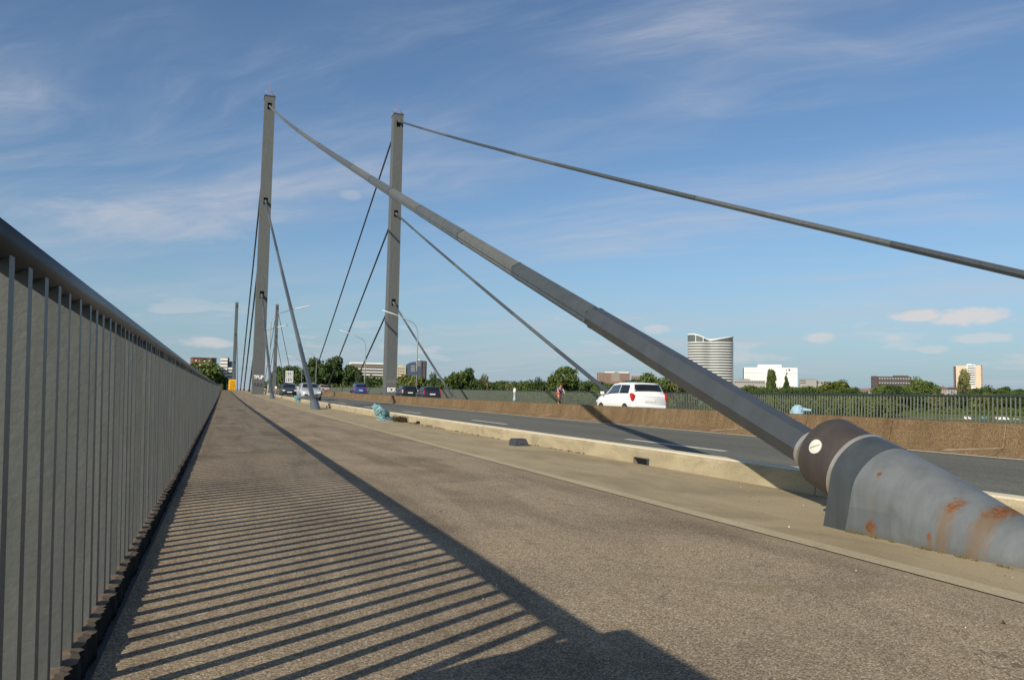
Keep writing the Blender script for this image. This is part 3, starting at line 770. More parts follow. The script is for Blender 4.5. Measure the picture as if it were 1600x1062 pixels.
# lane sign on the median
sr = thing("lane_sign", "small square white lane sign with dark bars on a post above the dark car", "sign", (12.6, 169, zdeck(169)))
zs = zdeck(169)-.7
B().tube([(12.6, 169, zs+.5), (12.6, 169, zs+5.0)], .06, 8).build("post", M['steel'], sr)
for za, zb_ in ((2.55, 3.75), (3.85, 4.95)):
    pn = B().box(11.85, 13.35, 168.85, 168.92, zs+za, zs+zb_).build("panel", M['white'], sr)
    bb = B()
    for k, xx in enumerate((12.1, 12.42, 12.78, 13.1)): bb.box(xx-.055, xx+.055, 168.83, 168.847, zs+za+.18, zs+zb_-.18)
    if za > 3: bb.box(12.42, 12.78, 168.83, 168.847, zs+4.32, zs+4.44)
    else: bb.obox((12.6, 168.838, zs+3.15), (.16, 0, .3), (0, .006, 0), (.03, 0, -.016))
    WLOC[pn.name] = WLOC[sr.name]
    bb.build("dark_bars", M['box'], pn)
# small plate on a post by the short cable
ms = thing("marker_sign", "tiny white plate on a thin post beside the lowest cable of the left pylon", "sign", (5.0, 84, zdeck(84)))
B().tube([(5.0, 84, zdeck(84)), (5.0, 84, zdeck(84)+1.15)], .025, 6).build("post", M['steel'], ms)
B().box(4.90, 5.10, 83.95, 83.97, zdeck(84)+.85, zdeck(84)+1.10).build("plate", M['white'], ms)
# white reflector post on the far strip
rp = thing("marker_post", "white round-topped marker post in front of the far railing, left of the cyclist", "post", (22.7, 62.25, zdeck(62)))
z6 = zdeck(62)
B().tube([(22.7, 62.25, z6), (22.7, 62.25, z6+.95)], .10, 10).build("shaft", M['steel'], rp)
B().tube([(22.7, 62.25, z6+.96), (22.7, 62.25, z6+1.2), (22.7, 62.25, z6+1.36)], [.12, .12, .07], 12).build("head", M['white'], rp)
B().tube([(22.7, 62.25, z6+.3), (22.7, 62.25, z6+.55)], .13, 10).build("reflector_band", M['bagpale'], rp)

# yellow cabin far along the path
YC = 186.0; zy = zdeck(YC); xc_ = 1.85
yc = thing("site_cabin", "bright yellow cabin standing at the far end of the footpath", "cabin", (xc_, YC, zy))
B().box(xc_-.75, xc_+.75, YC-.8, YC+.8, zy, zy+2.15).build("body", M['yellow'], yc, .06)
rf = B().loft([[(xc_+i*.80, YC+j*.85, zy+2.15) for i, j in ((-1, -1), (1, -1), (1, 1), (-1, 1))], [(xc_+i*.6, YC+j*.65, zy+2.36) for i, j in ((-1, -1), (1, -1), (1, 1), (-1, 1))]])
rf.build("roof", M['yellow'], yc)
dr = B().box(xc_-.45, xc_+.45, YC-.83, YC-.803, zy+.1, zy+2.0).build("door", M['yellowdk'], yc)
B().box(xc_+.28, xc_+.36, YC-.87, YC-.833, zy+.9, zy+1.15).build("handle", M['box'], dr)

# ------------------------------------------------------------------ things on the pavement strip
def crumple(b, fn, nu, nv, m=0, amp=.02, seed=0):
    rg = np.random.default_rng(seed); vs = []
    ph = rg.uniform(0, 6.28, (6,)); fr = rg.integers(2, 7, (6,))
    for j in range(nv+1):
        for i in range(nu):
            u, v = i/nu, j/nv; p = Vector(fn(u, v))
            w = sum(math.sin(fr[k]*2*math.pi*u+ph[k]+v*fr[(k+2) % 6]*1.7) for k in range(6))/6 + rg.uniform(-.35, .35)
            c = Vector(fn(u+.5, v)); out = (p-(p+c)/2); 
            if out.length > 1e-6: p = p+out.normalized()*amp*w
            vs.append(p)
    fs = [(j*nu+i, j*nu+(i+1) % nu, (j+1)*nu+(i+1) % nu, (j+1)*nu+i) for j in range(nv) for i in range(nu)]
    fs.append(tuple(nv*nu+i for i in range(nu))); b.add(vs, fs, m, False); return b
def bundle(name, label, x, y, k, seed, lean):
    z = zdeck(y)
    root = thing(name, label, "wrapped stump", (x, y, z), "sheet wrapped stumps on the pavement strip")
    def heap(u, v):
        a = 2*math.pi*u; r = (.22*(1-v)**.8+.12*v)*k*(1+.22*math.sin(3*a+1)*(1-v))
        return (x+math.cos(a)*r*(1.55 if math.cos(a) > 0 else 1.0)+.06*k*(1-v), y+math.sin(a)*r, z-.01+v*.17*k*(1+.25*math.sin(2*a)))
    def flare(u, v):
        a = 2*math.pi*u; r = (.14*(1-v)+.25*v**.55)*k*(1+.12*math.sin(4*a+.6))
        if v > .85: r *= .72
        zz_ = .14*k+v*.27*k+(-.13*math.cos(a)*v*k)*lean+.03*k*math.sin(3*a)*v
        return (x+math.cos(a)*r*1.05-.06*k*v, y+math.sin(a)*r*.8, z+zz_)
    crumple(B(), heap, 26, 7, 0, .075*k, seed).build("lower_wrap", M['bag'], root)
    crumple(B(), flare, 28, 8, 0, .06*k, seed+1).build("upper_wrap", M['bag'], root)
    b = B()
    for t in (-.06, .0, .07):
        pts = []
        for q in range(6):
            v = q/5; a = -math.pi/2+t*2.2; r = (.135*(1-v)+.235*v)*k
            pts.append((x+math.cos(a)*r*1.15-.05*k*v+t*.4, y+math.sin(a)*r*.8-.035*k, z+.17*k+v*.14*k))
        b.tube(pts, .012*k, 5)
    b.build("strap", M['strap'], root)
    b = B().tube([(x+math.cos(a)*.135*k*1.15, y+math.sin(a)*.115*k, z+.165*k) for a in np.linspace(0, 2*math.pi, 15)], .015*k, 5)
    b.build("tie", M['strap'], root)
    return root
bundle("wrapped_stump", "turquoise sheeting tied round a stump beside the near kerb, in front of the right pylon", 4.72, 25.0, 1.0, 3, 1.0)
bundle("wrapped_stump", "smaller-looking turquoise wrapped stump far along the kerb, in front of the dark car", 5.0, 58.0, 1.05, 8, .3)
# dry weeds beside the first stump and grass in the kerb joint
def tufts(name, label, spots, m, h, n, seed):
    rg = np.random.default_rng(seed); b = B()
    for (x, y, s) in spots:
        for _ in range(n):
            px_, py_ = x+rg.normal(0, .05*s), y+rg.normal(0, .11*s); a = rg.uniform(0, 6.28); hh_ = h*s*rg.uniform(.5, 1.2); w = .006
            z = zdeck(py_); t = (math.cos(a)*hh_*.5, math.sin(a)*hh_*.5)
            b.add([(px_-w, py_, z), (px_+w, py_, z), (px_+t[0]*.5+w*.6, py_+t[1]*.5, z+hh_*.7), (px_+t[0], py_+t[1], z+hh_)], [(0, 1, 2), (0, 2, 3)])
    return stuff(b.build(name, m), label, "weeds")
tufts("dry_weeds", "clump of dark dead weeds lying beside the turquoise wrapped stump", [(4.98, 23.6, 1.3), (5.02, 23.3, 1.3), (5.0, 23.9, 1.0)], M['soil'], .13, 160, 5)
tufts("grass_tufts", "thin grass growing along the foot of the kerb", [(5.09, 23.0-abs(random.gauss(0, 1.6)), .4+.5*random.random()) for i in range(14)] + [(5.11, random.uniform(9.8, 20), random.uniform(.12, .35)) for i in range(26)] + [(3.915, random.uniform(3.0, 4.5), random.uniform(.06, .2)) for i in range(22)], M['tuft'], .085, 16, 6)
b = B(); rg = np.random.default_rng(4)
for _ in range(380):
    if rg.random() < .55: x, y = rg.uniform(3.5, 5.1), rg.uniform(2.2, 22)
    else: x, y = rg.uniform(-.3, 3.3), rg.uniform(2.0, 16)
    s = rg.choice([.003, .004, .005, .007, .011], p=[.6, .27, .09, .03, .01]); z = zdeck(y)+.004; a = rg.uniform(0, 3.14)
    ca, sa = math.cos(a)*s, math.sin(a)*s
    b.add([(x+ca, y+sa, z), (x-sa, y+ca, z+s*.4), (x-ca, y-sa, z), (x+sa, y-ca, z), (x, y, z+s)], [(0, 1, 4), (1, 2, 4), (2, 3, 4), (3, 0, 4)], 0 if rg.random() < .22 else 1)
stuff(b.build("grit", [M['litter'], M['soil']]), "loose grit and scraps of paper scattered over the path", "grit")

# wedge-shaped dark box against the kerb
wz = zdeck(12.9)
wb = thing("drain_hood", "dark wedge shaped box with scratched tag, standing against the kerb", "drain box", (4.82, 12.9, wz))
hood = B().loft([[(4.675, 12.78, wz-.01), (4.955, 12.78, wz-.01), (4.955, 13.10, wz-.01), (4.675, 13.10, wz-.01)],
                 [(4.715, 12.86, wz+.122), (4.915, 12.86, wz+.122), (4.925, 13.08, wz+.122), (4.705, 13.08, wz+.122)]])
hood.build("hood", M['box'], wb, .006)
fx = B()
pv = [(4.77, .045), (4.785, .075), (4.80, .05), (4.82, .08), (4.835, .055), (4.85, .078), (4.86, .048), (4.875, .08)]
fx.tube([(x_, 12.78+.08*z_/.13-.003, wz+z_) for x_, z_ in pv], .004, 4)
fx.build("scratched_tag", M['greyspray'], wb)
# drain mouth framed in the kerb
dz_ = zdeck(9.2)
dm = thing("drain_mouth", "dark open drain mouth set in the kerb near the big cable", "drain", (5.12, 9.2, dz_))
fr = B(); fr.box(5.108, 5.142, 9.045, 9.057, dz_+.008, dz_+.088); fr.box(5.108, 5.142, 9.393, 9.405, dz_+.008, dz_+.088); fr.box(5.108, 5.142, 9.0575, 9.3925, dz_+.078, dz_+.088)
fr.build("frame", M['band'], dm)
B().box(5.118, 5.1290, 9.0585, 9.3915, dz_+.008, dz_+.077).build("mouth", M['dark'], dm)
B().prism([(9.30, dz_+.006), (9.391, dz_+.006), (9.391, dz_+.072)], 'x', 5.109, 5.1165).build("sunlit_wedge", M['ledge'], dm)  # brown wedge paints in the sunlit inside of the mouth
for k, (yy, lab) in enumerate(((21.8, "small dark drain hole in the kerb foot right of the turquoise stump"), (42.5, "tiny dark drain hole in the kerb foot beyond the turquoise stump"))):  # the second is a dark block painted for the cable's shadow
    zz_ = zdeck(yy); d_ = thing("kerb_outlet_and_shadow", lab, "drain", (5.11, yy, zz_)); B().box(5.10, 5.129, yy-.15, yy+.15, zz_+.01, zz_+.09).build("mouth", M['dark'], d_)
    B().box(5.085, 5.099, yy-.19, yy+.19, zz_+.0, zz_+.012).build("lip", M['band'], d_)
# litter bottle-blue bag by the far railing
zb2 = zdeck(33)
bag = B(); crumple(bag, lambda u, v: (24.6+math.cos(2*math.pi*u)*.34*math.sqrt(max(.02, 1-(v*.97)**3)), 29.9+math.sin(2*math.pi*u)*.30*math.sqrt(max(.02, 1-(v*.97)**3)), zb2+v*.66), 18, 8, 0, .05, 12)
bt = thing("plastic_bag", "pale blue plastic bag standing against the far railing, above the big cable's lower end", "bag", (24.6, 29.9, zb2))
bag.build("sack", M['bagpale'], bt)
B().tube([(24.75, 29.70, zb2+.46), (24.9, 29.5, zb2+.44), (24.95, 29.38, zb2+.42)], [.10, .05, .07], 8).build("knot", M['bagpale'], bt)

# ------------------------------------------------------------------ vehicles
M['glass'] = MB("car_glass", .06, .6).col((.012, .015, .018)).mat
M['glassblue'] = MB("car_glass_clear", .06, .6).col((.05, .075, .10)).mat
M['tyre'] = simple("tyre_rubber", (.02, .02, .02), .1, 9, .9)
M['rim'] = simple("alloy_rim", (.45, .45, .46), .08, 9, .35, .5, metal=.7)
M['tail'] = simple("tail_lamp", (.50, .018, .012), .08, 12, .2, .6)
M['tailpale'] = simple("tail_lamp_clear", (.70, .42, .38), .08, 12, .2, .6)
M['headlamp'] = simple("head_lamp", (.75, .76, .74), .05, 12, .15, .7)
M['plate'] = simple("number_plate", (.80, .80, .78), .03, 12, .5)
M['trim'] = simple("black_trim", (.02, .02, .022), .1, 9, .6)
def carpaint(name, c, metal=0.0):
    b = MB(name, .32, .4, metal, 'Object'); b.col(b.ramp(b.noise(2, 4), [(.3, mul(c, .95)), (.7, mul(c, 1.05))]))
    b.b.inputs["Coat Weight"].default_value = .15 if max(c) < .1 else .5; b.b.inputs["Coat Roughness"].default_value = .06
    return b.mat
# stations: t (0 rear .. 1 front), underside, belt height, half width at belt, roof height, half width of roof
PROFILE = {
 'hatch': (3.72, [(0, .34, .86, .76, .90, .70), (.015, .26, .95, .82, .99, .74), (.035, .22, .97, .84, 1.06, .72), (.085, .2, .98, .845, 1.42, .63), (.13, .2, .98, .845, 1.47, .61), (.40, .2, .97, .845, 1.50, .61), (.57, .2, .95, .845, 1.45, .60),
                  (.735, .2, .93, .84, 1.00, .70), (.80, .2, .90, .835, .95, .70), (.90, .2, .82, .80, .86, .66), (.965, .24, .72, .74, .76, .60), (1, .32, .58, .62, .62, .48)]),
 'estate': (4.35, [(0, .36, .86, .78, .90, .72), (.012, .28, .93, .84, .97, .76), (.03, .24, .95, .86, 1.03, .72), (.075, .2, .96, .865, 1.38, .62), (.12, .2, .96, .865, 1.44, .60), (.40, .2, .95, .865, 1.47, .60), (.55, .2, .94, .86, 1.42, .59),
                  (.70, .2, .92, .855, .99, .72), (.77, .2, .89, .85, .94, .72), (.90, .2, .80, .81, .84, .66), (.965, .24, .70, .75, .74, .60), (1, .34, .56, .62, .60, .48)]),
 'saloon': (4.5, [(0, .36, .86, .72, .90, .62), (.02, .28, .93, .82, .97, .70), (.06, .22, .95, .86, .99, .74), (.16, .2, .95, .865, 1.01, .72), (.27, .2, .95, .87, 1.36, .58), (.33, .2, .94, .87, 1.41, .57), (.47, .2, .93, .87, 1.42, .57), (.55, .2, .92, .865, 1.38, .56),
                  (.70, .2, .90, .86, .97, .72), (.77, .2, .87, .855, .92, .72), (.90, .2, .79, .81, .83, .66), (.965, .24, .70, .75, .74, .60), (1, .34, .56, .62, .60, .48)]),
 'van': (4.3, [(0, .36, .95, .78, .99, .74), (.012, .28, 1.02, .86, 1.06, .80), (.03, .24, 1.04, .88, 1.14, .78), (.07, .2, 1.05, .885, 1.58, .68), (.12, .2, 1.05, .885, 1.66, .66), (.40, .2, 1.04, .885, 1.70, .66), (.62, .2, 1.02, .88, 1.62, .64),
               (.82, .2, .98, .87, 1.06, .72), (.87, .2, .93, .86, .98, .70), (.94, .2, .84, .82, .88, .66), (.98, .24, .72, .76, .76, .60), (1, .34, .58, .64, .62, .50)]),
}
def vehicle(name, label, kind, paint, X, Yrear, away=True, cat="car", scale=(1, 1, 1), glass='glass', taillook='tail', group="cars on the bridge road", plain=False, dz=0.0):
    Lc, st = PROFILE[kind]; sxk, syk, szk = scale
    Lc *= syk
    ymid = Yrear+(Lc/2 if away else -Lc/2)
    root = thing(name, label, cat, (X, ymid, zdeck(ymid)+.012+dz), group, 0 if away else math.pi, local=True)
    root.rotation_euler.x = math.atan(slope(ymid))*(1 if away else -1)
    def yv(t): return -Lc/2+t*Lc
    def at(t):
        for p, q in zip(st[:-1], st[1:]):
            if p[0] <= t <= q[0]:
                k = (t-p[0])/(q[0]-p[0]); v = [a+(c-a)*k for a, c in zip(p[1:], q[1:])]; break
        lo, be, hb, ro, hr = v
        return lo*szk, be*szk, hb*sxk, ro*szk, hr*sxk
    def ring(t):
        lo, be, hb, ro, hr = at(t); y = yv(t)
        half = [(hb*.86, lo), (hb*.985, lo+.12), (hb*1.0, lo*.45+be*.55), (hb*.985, be-.03), (hb*.965, be), (hr+.035, ro-.055 if ro-be > .1 else (ro+be)/2), (hr, ro-.018 if ro-be > .1 else ro-.005), (hr*.6, ro+.008), (0, ro+.016)]
        return [(-x, y, z) for x, z in half]+[(x, y, z) for x, z in reversed(half[:-1])]
    ts = [s[0] for s in st]; fine = []
    for a, c in zip(ts[:-1], ts[1:]): fine += [a+(c-a)*k/2 for k in range(2)]
    fine.append(1.0)
    b = B().loft([ring(t) for t in fine], 0, True, True, True); b.build("body", paint, root, 0, 50)
    def patch(fn, nu, nv, nm, m):
        vs = [fn(i/nu, j/nv) for j in range(nv+1) for i in range(nu+1)]
        fs = [(j*(nu+1)+i, j*(nu+1)+i+1, (j+1)*(nu+1)+i+1, (j+1)*(nu+1)+i) for j in range(nv) for i in range(nu)]
        bb_ = B().add(vs, fs, 0, True)
        o = bb_.build(nm, m, root); sm = o.modifiers.new("solid", 'SOLIDIFY'); sm.thickness = .012; sm.offset = 0
        return o
    ser = [s for s in st if s[3+1]-s[2] > .3]      # stations under the roof
    t_r, t_f = ser[0][0], ser[-1][0]
    t_wf = st[[s[0] for s in st].index(t_f)+1][0]; t_wr = st[[s[0] for s in st].index(t_r)-1][0]
    for sgn in (-1, 1):
        def side(t0, t1, slant0=0, slant1=0):
            def fn(u, v):
                tl, tu = t0+(t1-t0)*u, t0+slant0+(t1+slant1-t0-slant0)*u
                t = tl+(tu-tl)*v; lo, be, hb, ro, hr = at(min(max(t, 0), 1))
                roof = max(ro, be+.06); vv = .10+.80*v
                x = hb*.965+(hr+.035-hb*.965)*vv; z = be+(roof-.055-be)*vv
                return (sgn*(x+.006), yv(t), z+.0)
            return fn
        tb = .5*(t_r+t_f)+.02
        patch(side(t_r+.03, tb-.008, .02, .0), 6, 3, "side_window", M['glass'])
        patch(side(tb+.008, t_wf-.045, 0, -(t_wf-t_f)*.80), 8, 3, "side_window", M[glass])
    def screen(ta, tb_):
        def fn(u, v):
            t = ta+(tb_-ta)*(.12+.80*v); lo, be, hb, ro, hr = at(t); x = (u*2-1)*hr*.93
            return (x, yv(t)+(-.014 if tb_ > ta else .014), ro+.016-.02*(abs(u*2-1)**2)*.6+.006)
        return fn
    patch(screen(t_wf, t_f), 6, 4, "windscreen", M['glass']); patch(screen(t_wr, t_r), 6, 4, "rear_window", M['glass'])
    yr, yf = yv(0), yv(1)
    lo, be, hb, ro, hr = at(.02)
    for s in (-1, 1):
        tl = B()
        p = [(-.02, be-.0), (.16, be+.09), (.27, be+.05), (.24, be-.08), (.13, be-.25), (.02, be-.27)]
        tl.prism([(yr+y_-.01, z_) for y_, z_ in p], 'x', s*(hb*1.0-.10), s*(hb*1.0+.012)); 
        o = tl.build("tail_lamp", M[taillook], root, .01)
    lo, be, hb, ro, hr = at(.96)
    for s in (-1, 1):
        B().prism([(yf-.02, .60*szk), (yf-.10, .70*szk), (yf-.30, .74*szk), (yf-.22, .60*szk)], 'x', s*hb*.62, s*(hb*1.0)).build("headlamp", M['headlamp'], root, .01)
    if not plain:
        lo, be, hb, ro, hr = at(0.0)
        B().box(-.26, .26, yr-.022, yr-.004, .66*szk, .77*szk).build("number_plate", M['plate'], root)
        B().box(-hb*1.0, hb*1.0, yr-.05, yr+.12, .34, .52).build("rear_bumper", paint, root, .03)
        B().box(-.55, .55, yf-.05, yf+.012, .36, .50).build("grille", M['trim'], root, .01)
        B().box(-.26, .26, yf+.012, yf+.022, .42, .52).build("number_plate", M['plate'], root)
        lo, be, hb, ro, hr = at(t_wf-.03)
        for s in (-1, 1):
            B().box(s*hb*1.0-.02, s*hb*1.0+s*.19, yv(t_wf)-.16, yv(t_wf)-.06, be+.02, be+.16).build("wing_mirror", paint, root, .03)
        lo, be, hb, ro, hr = at(.45)
        for s in (-1, 1):
            B().box(s*hb*.99, s*hb*.99+s*.022, yv(.42), yv(.42)+.16, be-.13, be-.10).build("door_handle", paint, root, .006)
    for t in (.185, .80):
        for s in (-1, 1):
            lo, be, hb, ro, hr = at(t); R = .30*szk
            tb_ = B().tube([(s*(hb-.17), yv(t), R), (s*(hb+.0), yv(t), R), (s*(hb+.012), yv(t), R)], [R, R, R*.9], 20, 0, True, True)
            w = tb_.build("wheel", M['tyre'], root, 0, 40)
            B().tube([(s*(hb+.0), yv(t), R), (s*(hb+.018), yv(t), R)], [R*.66, R*.60], 16).build("rim", M['rim'], w, 0, 40)
    return root
wc = carpaint("white_paint", (.78, .78, .76)); blk = carpaint("black_paint", (.014, .016, .020)); blu = carpaint("blue_paint", (.040, .060, .20)); slv = carpaint("silver_paint", (.55, .57, .58), .35)
dkg = carpaint("dark_grey_paint", (.035, .040, .048)); bei = carpaint("beige_paint", (.42, .30, .25)); bk2 = carpaint("black_blue_paint", (.018, .024, .040))
vehicle("parked_car", "white hatchback with red tail lamps driving away behind the brown barrier", 'hatch', wc, 17.05, 30.0, True, glass='glassblue')
vehicle("parked_car", "black hatchback, rear one of the dark pair behind the barrier by the right pylon", 'hatch', bk2, 18.35, 72.6, True, scale=(1.0, 1.0, .92))
vehicle("parked_car", "black estate car with pale tail lamps, close to the right pylon", 'estate', blk, 18.35, 82.0, True, taillook='tailpale')
vehicle("parked_car", "dark blue people carrier driving away left of the right pylon", 'van', blu, 18.3, 113.5, True, cat="van")
vehicle("parked_car", "small beige saloon far off between the silver car and the blue van", 'saloon', bei, 15.0, 128, True)
vehicle("parked_car", "silver saloon coming towards the viewer behind the slanting cable", 'saloon', slv, 6.85, 72.0, False)
vehicle("parked_car", "dark grey saloon coming towards the viewer under the lane sign", 'saloon', dkg, 7.0, 97.0, False)
vehicle("parked_car", "white car half hidden between the dark grey and the silver saloon", 'hatch', wc, 9.7, 128.0, False)
vehicle("parked_car", "white car almost hidden behind the silver saloon", 'hatch', wc, 10.0, 108.0, False)
for o in COL.objects:
    if o.name.startswith("parked_car"): o.name = o.name.replace("parked_car", "car")

# ------------------------------------------------------------------ cyclist
M['skin'] = simple("skin", (.50, .30, .22), .06, 9, .6); M['jersey'] = simple("blue_jersey", (.04, .09, .55), .08, 20, .8); M['jerseywhite'] = simple("white_jersey", (.62, .66, .72), .05, 20, .8)
M['shorts'] = simple("red_shorts", (.42, .045, .035), .1, 20, .8); M['helmet'] = simple("brown_helmet", (.14, .035, .02), .1, 20, .5); M['shoe'] = simple("pale_shoe", (.55, .53, .50), .06, 20, .7)
def skin_body(name, verts, edges, radii, mat, parent, rootv=0, sub=2):
    me = bpy.data.meshes.new(name); me.from_pydata([Vector(v) for v in verts], edges, []); me.materials.append(mat)
    o = link(name, me, parent)
    sk = o.modifiers.new("skin", 'SKIN'); sv = me.skin_vertices[0].data if me.skin_vertices else None
    if sv is None:
        me.attributes  # layer is made with the modifier
    sv = me.skin_vertices[0].data
    for i, r in enumerate(radii): sv[i].radius = (r, r) if not isinstance(r, tuple) else r; sv[i].use_root = (i == rootv)
    ss = o.modifiers.new("sub", 'SUBSURF'); ss.levels = sub; ss.render_levels = sub
    return o
CX, CY = 23.0, 53.5; cz = zdeck(CY)
RZ = math.pi + math.radians(-8)
cy = thing("person", "cyclist in blue jersey and red shorts leaning over the handlebar, riding towards the viewer", "person", (CX, CY, cz), None, RZ, local=True)
# local frame: +y is the riding direction
V = [(0, -.28, .98), (0, -.10, 1.16), (0, .08, 1.34), (0, .17, 1.42), (0, .25, 1.50), (0, .29, 1.60),      # pelvis, waist, chest, neck base, neck, head
     (.17, .10, 1.36), (.22, .28, 1.16), (.20, .50, 1.02), (.19, .56, .99), (-.17, .10, 1.36), (-.22, .28, 1.16), (-.20, .50, 1.02), (-.19, .56, .99),
     (.10, -.24, .93), (.11, .12, .80), (.11, -.02, .42), (.11, .0, .32), (.11, .12, .28), (-.10, -.24, .93), (-.11, -.06, .60), (-.11, -.10, .26), (-.11, -.08, .15), (-.11, .05, .11)]
Eg = [(0, 1), (1, 2), (2, 3), (3, 4), (4, 5), (2, 6), (6, 7), (7, 8), (8, 9), (2, 10), (10, 11), (11, 12), (12, 13), (0, 14), (14, 15), (15, 16), (16, 17), (17, 18), (0, 19), (19, 20), (20, 21), (21, 22), (22, 23)]
Rd = [.145, .13, .15, .075, .058, .098, .068, .045, .035, .038, .068, .045, .035, .038, .095, .072, .050, .036, .038, .095, .068, .050, .036, .038]
def add_skin(name, idx, grow, mat, extra=None):
    """clothing or body: a chain of the skeleton with its own radii"""
    m = {i: k for k, i in enumerate(idx)}
    vs = [V[i] for i in idx]; es = [(m[a], m[c]) for a, c in Eg if a in m and c in m]; rd = [Rd[i]*grow for i in idx]
    if extra:
        for (a, t, c, r) in extra:
            p = Vector(V[a]).lerp(Vector(V[c]), t); vs.append(tuple(p)); es.append((m[a], len(vs)-1)); rd.append(r)
    me = bpy.data.meshes.new(name); me.from_pydata(vs, es, []); me.materials.append(mat); me.polygons
    o = link(name, me, cy); o.modifiers.new("skin", 'SKIN')
    if not me.skin_vertices:
        return o
    for i, r in enumerate(rd):
        me.skin_vertices[0].data[i].radius = (r, r); me.skin_vertices[0].data[i].use_root = (i == 0); 
    ss = o.modifiers.new("sub", 'SUBSURF'); ss.levels = 2; ss.render_levels = 2
    return o
def chain(name, pts, rad, mat, parent, n=10):
    b = B().tube(pts, rad, n, 0, True, True); return b.build(name, mat, parent)
body = add_skin("body", list(range(24)), 1.0, M['skin'])
if not body.data.skin_vertices:
    pass
add_skin("jersey", [0, 1, 2, 6, 10], 1.12, M['jersey'], [(6, .55, 7, .062), (10, .55, 11, .062)])
add_skin("shorts", [0, 14, 19], 1.16, M['shorts'], [(14, .75, 15, .092), (19, .70, 20, .090)])
chain("jersey_panel", [(0, -.26, 1.09), (0, -.12, 1.255), (0, .0, 1.39)], [.05, .115, .09], M['jerseywhite'], cy)
hb_ = B()
for j in range(7):
    pass
hb_.loft([[(.112*math.cos(a)*math.cos(e), .29+.135*math.sin(a)*math.cos(e), 1.625+.10*math.sin(e)) for a in np.linspace(0, 2*math.pi, 17)[:-1]] for e in np.linspace(0, 1.45, 6)], 0, True, True, True)
hb_.build("helmet", M['helmet'], cy)
for s in (-1, 1):
    chain("shoe", [(s*.11, -.06 if s < 0 else .02, .10 if s < 0 else .265), (s*.11, .02 if s < 0 else .10, .09 if s < 0 else .255), (s*.11, .13 if s < 0 else .21, .085 if s < 0 else .25)], [.042, .046, .034], M['shoe'], cy, 8)
bk = thing("bicycle", "slim racing bicycle under the cyclist by the far railing", "bicycle", (CX, CY, cz), None, RZ, local=True)
for yw in (-.50, .52):
    w = B().tube([(0, yw+.335*math.cos(a), .345+.335*math.sin(a)) for a in np.linspace(0, 2*math.pi, 33)], .014, 6).build("wheel", M['tyre'], bk)
    sp = B()
    for a in np.linspace(0, math.pi, 7)[:-1]: sp.tube([(0, yw+.325*math.cos(a), .345+.325*math.sin(a)), (0, yw-.325*math.cos(a), .345-.325*math.sin(a))], .003, 3)
    sp.build("spokes", M['rim'], w)
fr = B()
for a, c in (((0, -.5, .345), (0, -.08, .29)), ((0, -.08, .29), (0, -.25, .80)), ((0, -.22, .76), (0, .36, .86)), ((0, -.08, .29), (0, .38, .78)), ((0, -.5, .345), (0, -.22, .76))): fr.tube([a, c], .017, 6)
fr.build("frame", M['strap'], bk)
B().tube([(0, .34, .95), (0, .40, .74), (0, .52, .345)], .015, 6).build("fork", M['strap'], bk)
B().tube([(-.21, .58, .95), (-.21, .50, .97), (0, .42, .98), (.21, .50, .97), (.21, .58, .95)], .013, 6).build("handlebar", M['trim'], bk)
B().tube([(0, -.40, .86), (0, -.26, .865), (0, -.12, .865)], [.065, .05, .02], 8).build("saddle", M['trim'], bk)
B().tube([(-.11, .02, .12), (-.02, -.08, .29), (.02, -.08, .29), (.11, .02, .24)], .012, 5).build("crank", M['rim'], bk)

# ------------------------------------------------------------------ trees
def crown_mesh(name, kind, seed):
    rg = np.random.default_rng(seed); lumps = []
    if kind == 'round':
        for _ in range(40):
            d = rg.normal(size=3); d /= np.linalg.norm(d); d *= rg.uniform(.1, .72)
            lumps.append((d[0]*.5, d[1]*.5, .5+d[2]*.46, rg.uniform(.07, .20)))
    elif kind == 'tall':
        for _ in range(40):
            z = rg.uniform(.06, .93); w = .46*math.sin(math.pi*min(.96, .18+z*.80))
            a = rg.uniform(0, 6.28); lumps.append((math.cos(a)*w*rg.uniform(.2, .8), math.sin(a)*w*rg.uniform(.2, .8), z, rg.uniform(.10, .17)))
    elif kind == 'poplar':
        for _ in range(60):
            z = rg.uniform(.03, .95); w = .30*(1-.45*z) if z > .15 else .22
            a = rg.uniform(0, 6.28); lumps.append((math.cos(a)*w*.7, math.sin(a)*w*.7, z, rg.uniform(.10, .16)))
    elif kind == 'conifer':
        for _ in range(70):
            z = 1-rg.uniform(.02, 1)**.6; w = .42*(1-z)*rg.uniform(.3, 1)
            a = rg.uniform(0, 6.28); lumps.append((math.cos(a)*w, math.sin(a)*w, z, .05+.10*(1-z)))
    elif kind == 'low':
        for _ in range(36):
            a = rg.uniform(0, 6.28); r = rg.uniform(.02, .42); lumps.append((math.cos(a)*r, math.sin(a)*r, rg.uniform(.12, .72)*(1.15-r*1.2), rg.uniform(.13, .22)))
    vs, fs = [], []
    for x, y, z, r in lumps:
        n = int(80+3400*r*r)
        for _ in range(n):
            d = rg.normal(size=3); d /= np.linalg.norm(d)
            p = np.array([x, y, z])+d*r*rg.uniform(.55, 1.08)*np.array([1, 1, .85])
            nrm_ = d*.8+rg.normal(size=3)*.7; nrm_ /= np.linalg.norm(nrm_)
            t = np.cross(nrm_, rg.normal(size=3)); t /= np.linalg.norm(t); bt = np.cross(nrm_, t)
            s = rg.uniform(.020, .042); o = len(vs)
            vs += [tuple(p+t*s), tuple(p+bt*s*.7), tuple(p-t*s), tuple(p-bt*s*.7)]; fs.append((o, o+1, o+2, o+3))
    me = bpy.data.meshes.new(name); me.from_pydata(vs, [], fs); me.materials.append(M['leaf_mid']); me.update(); return me
CROWN = {}
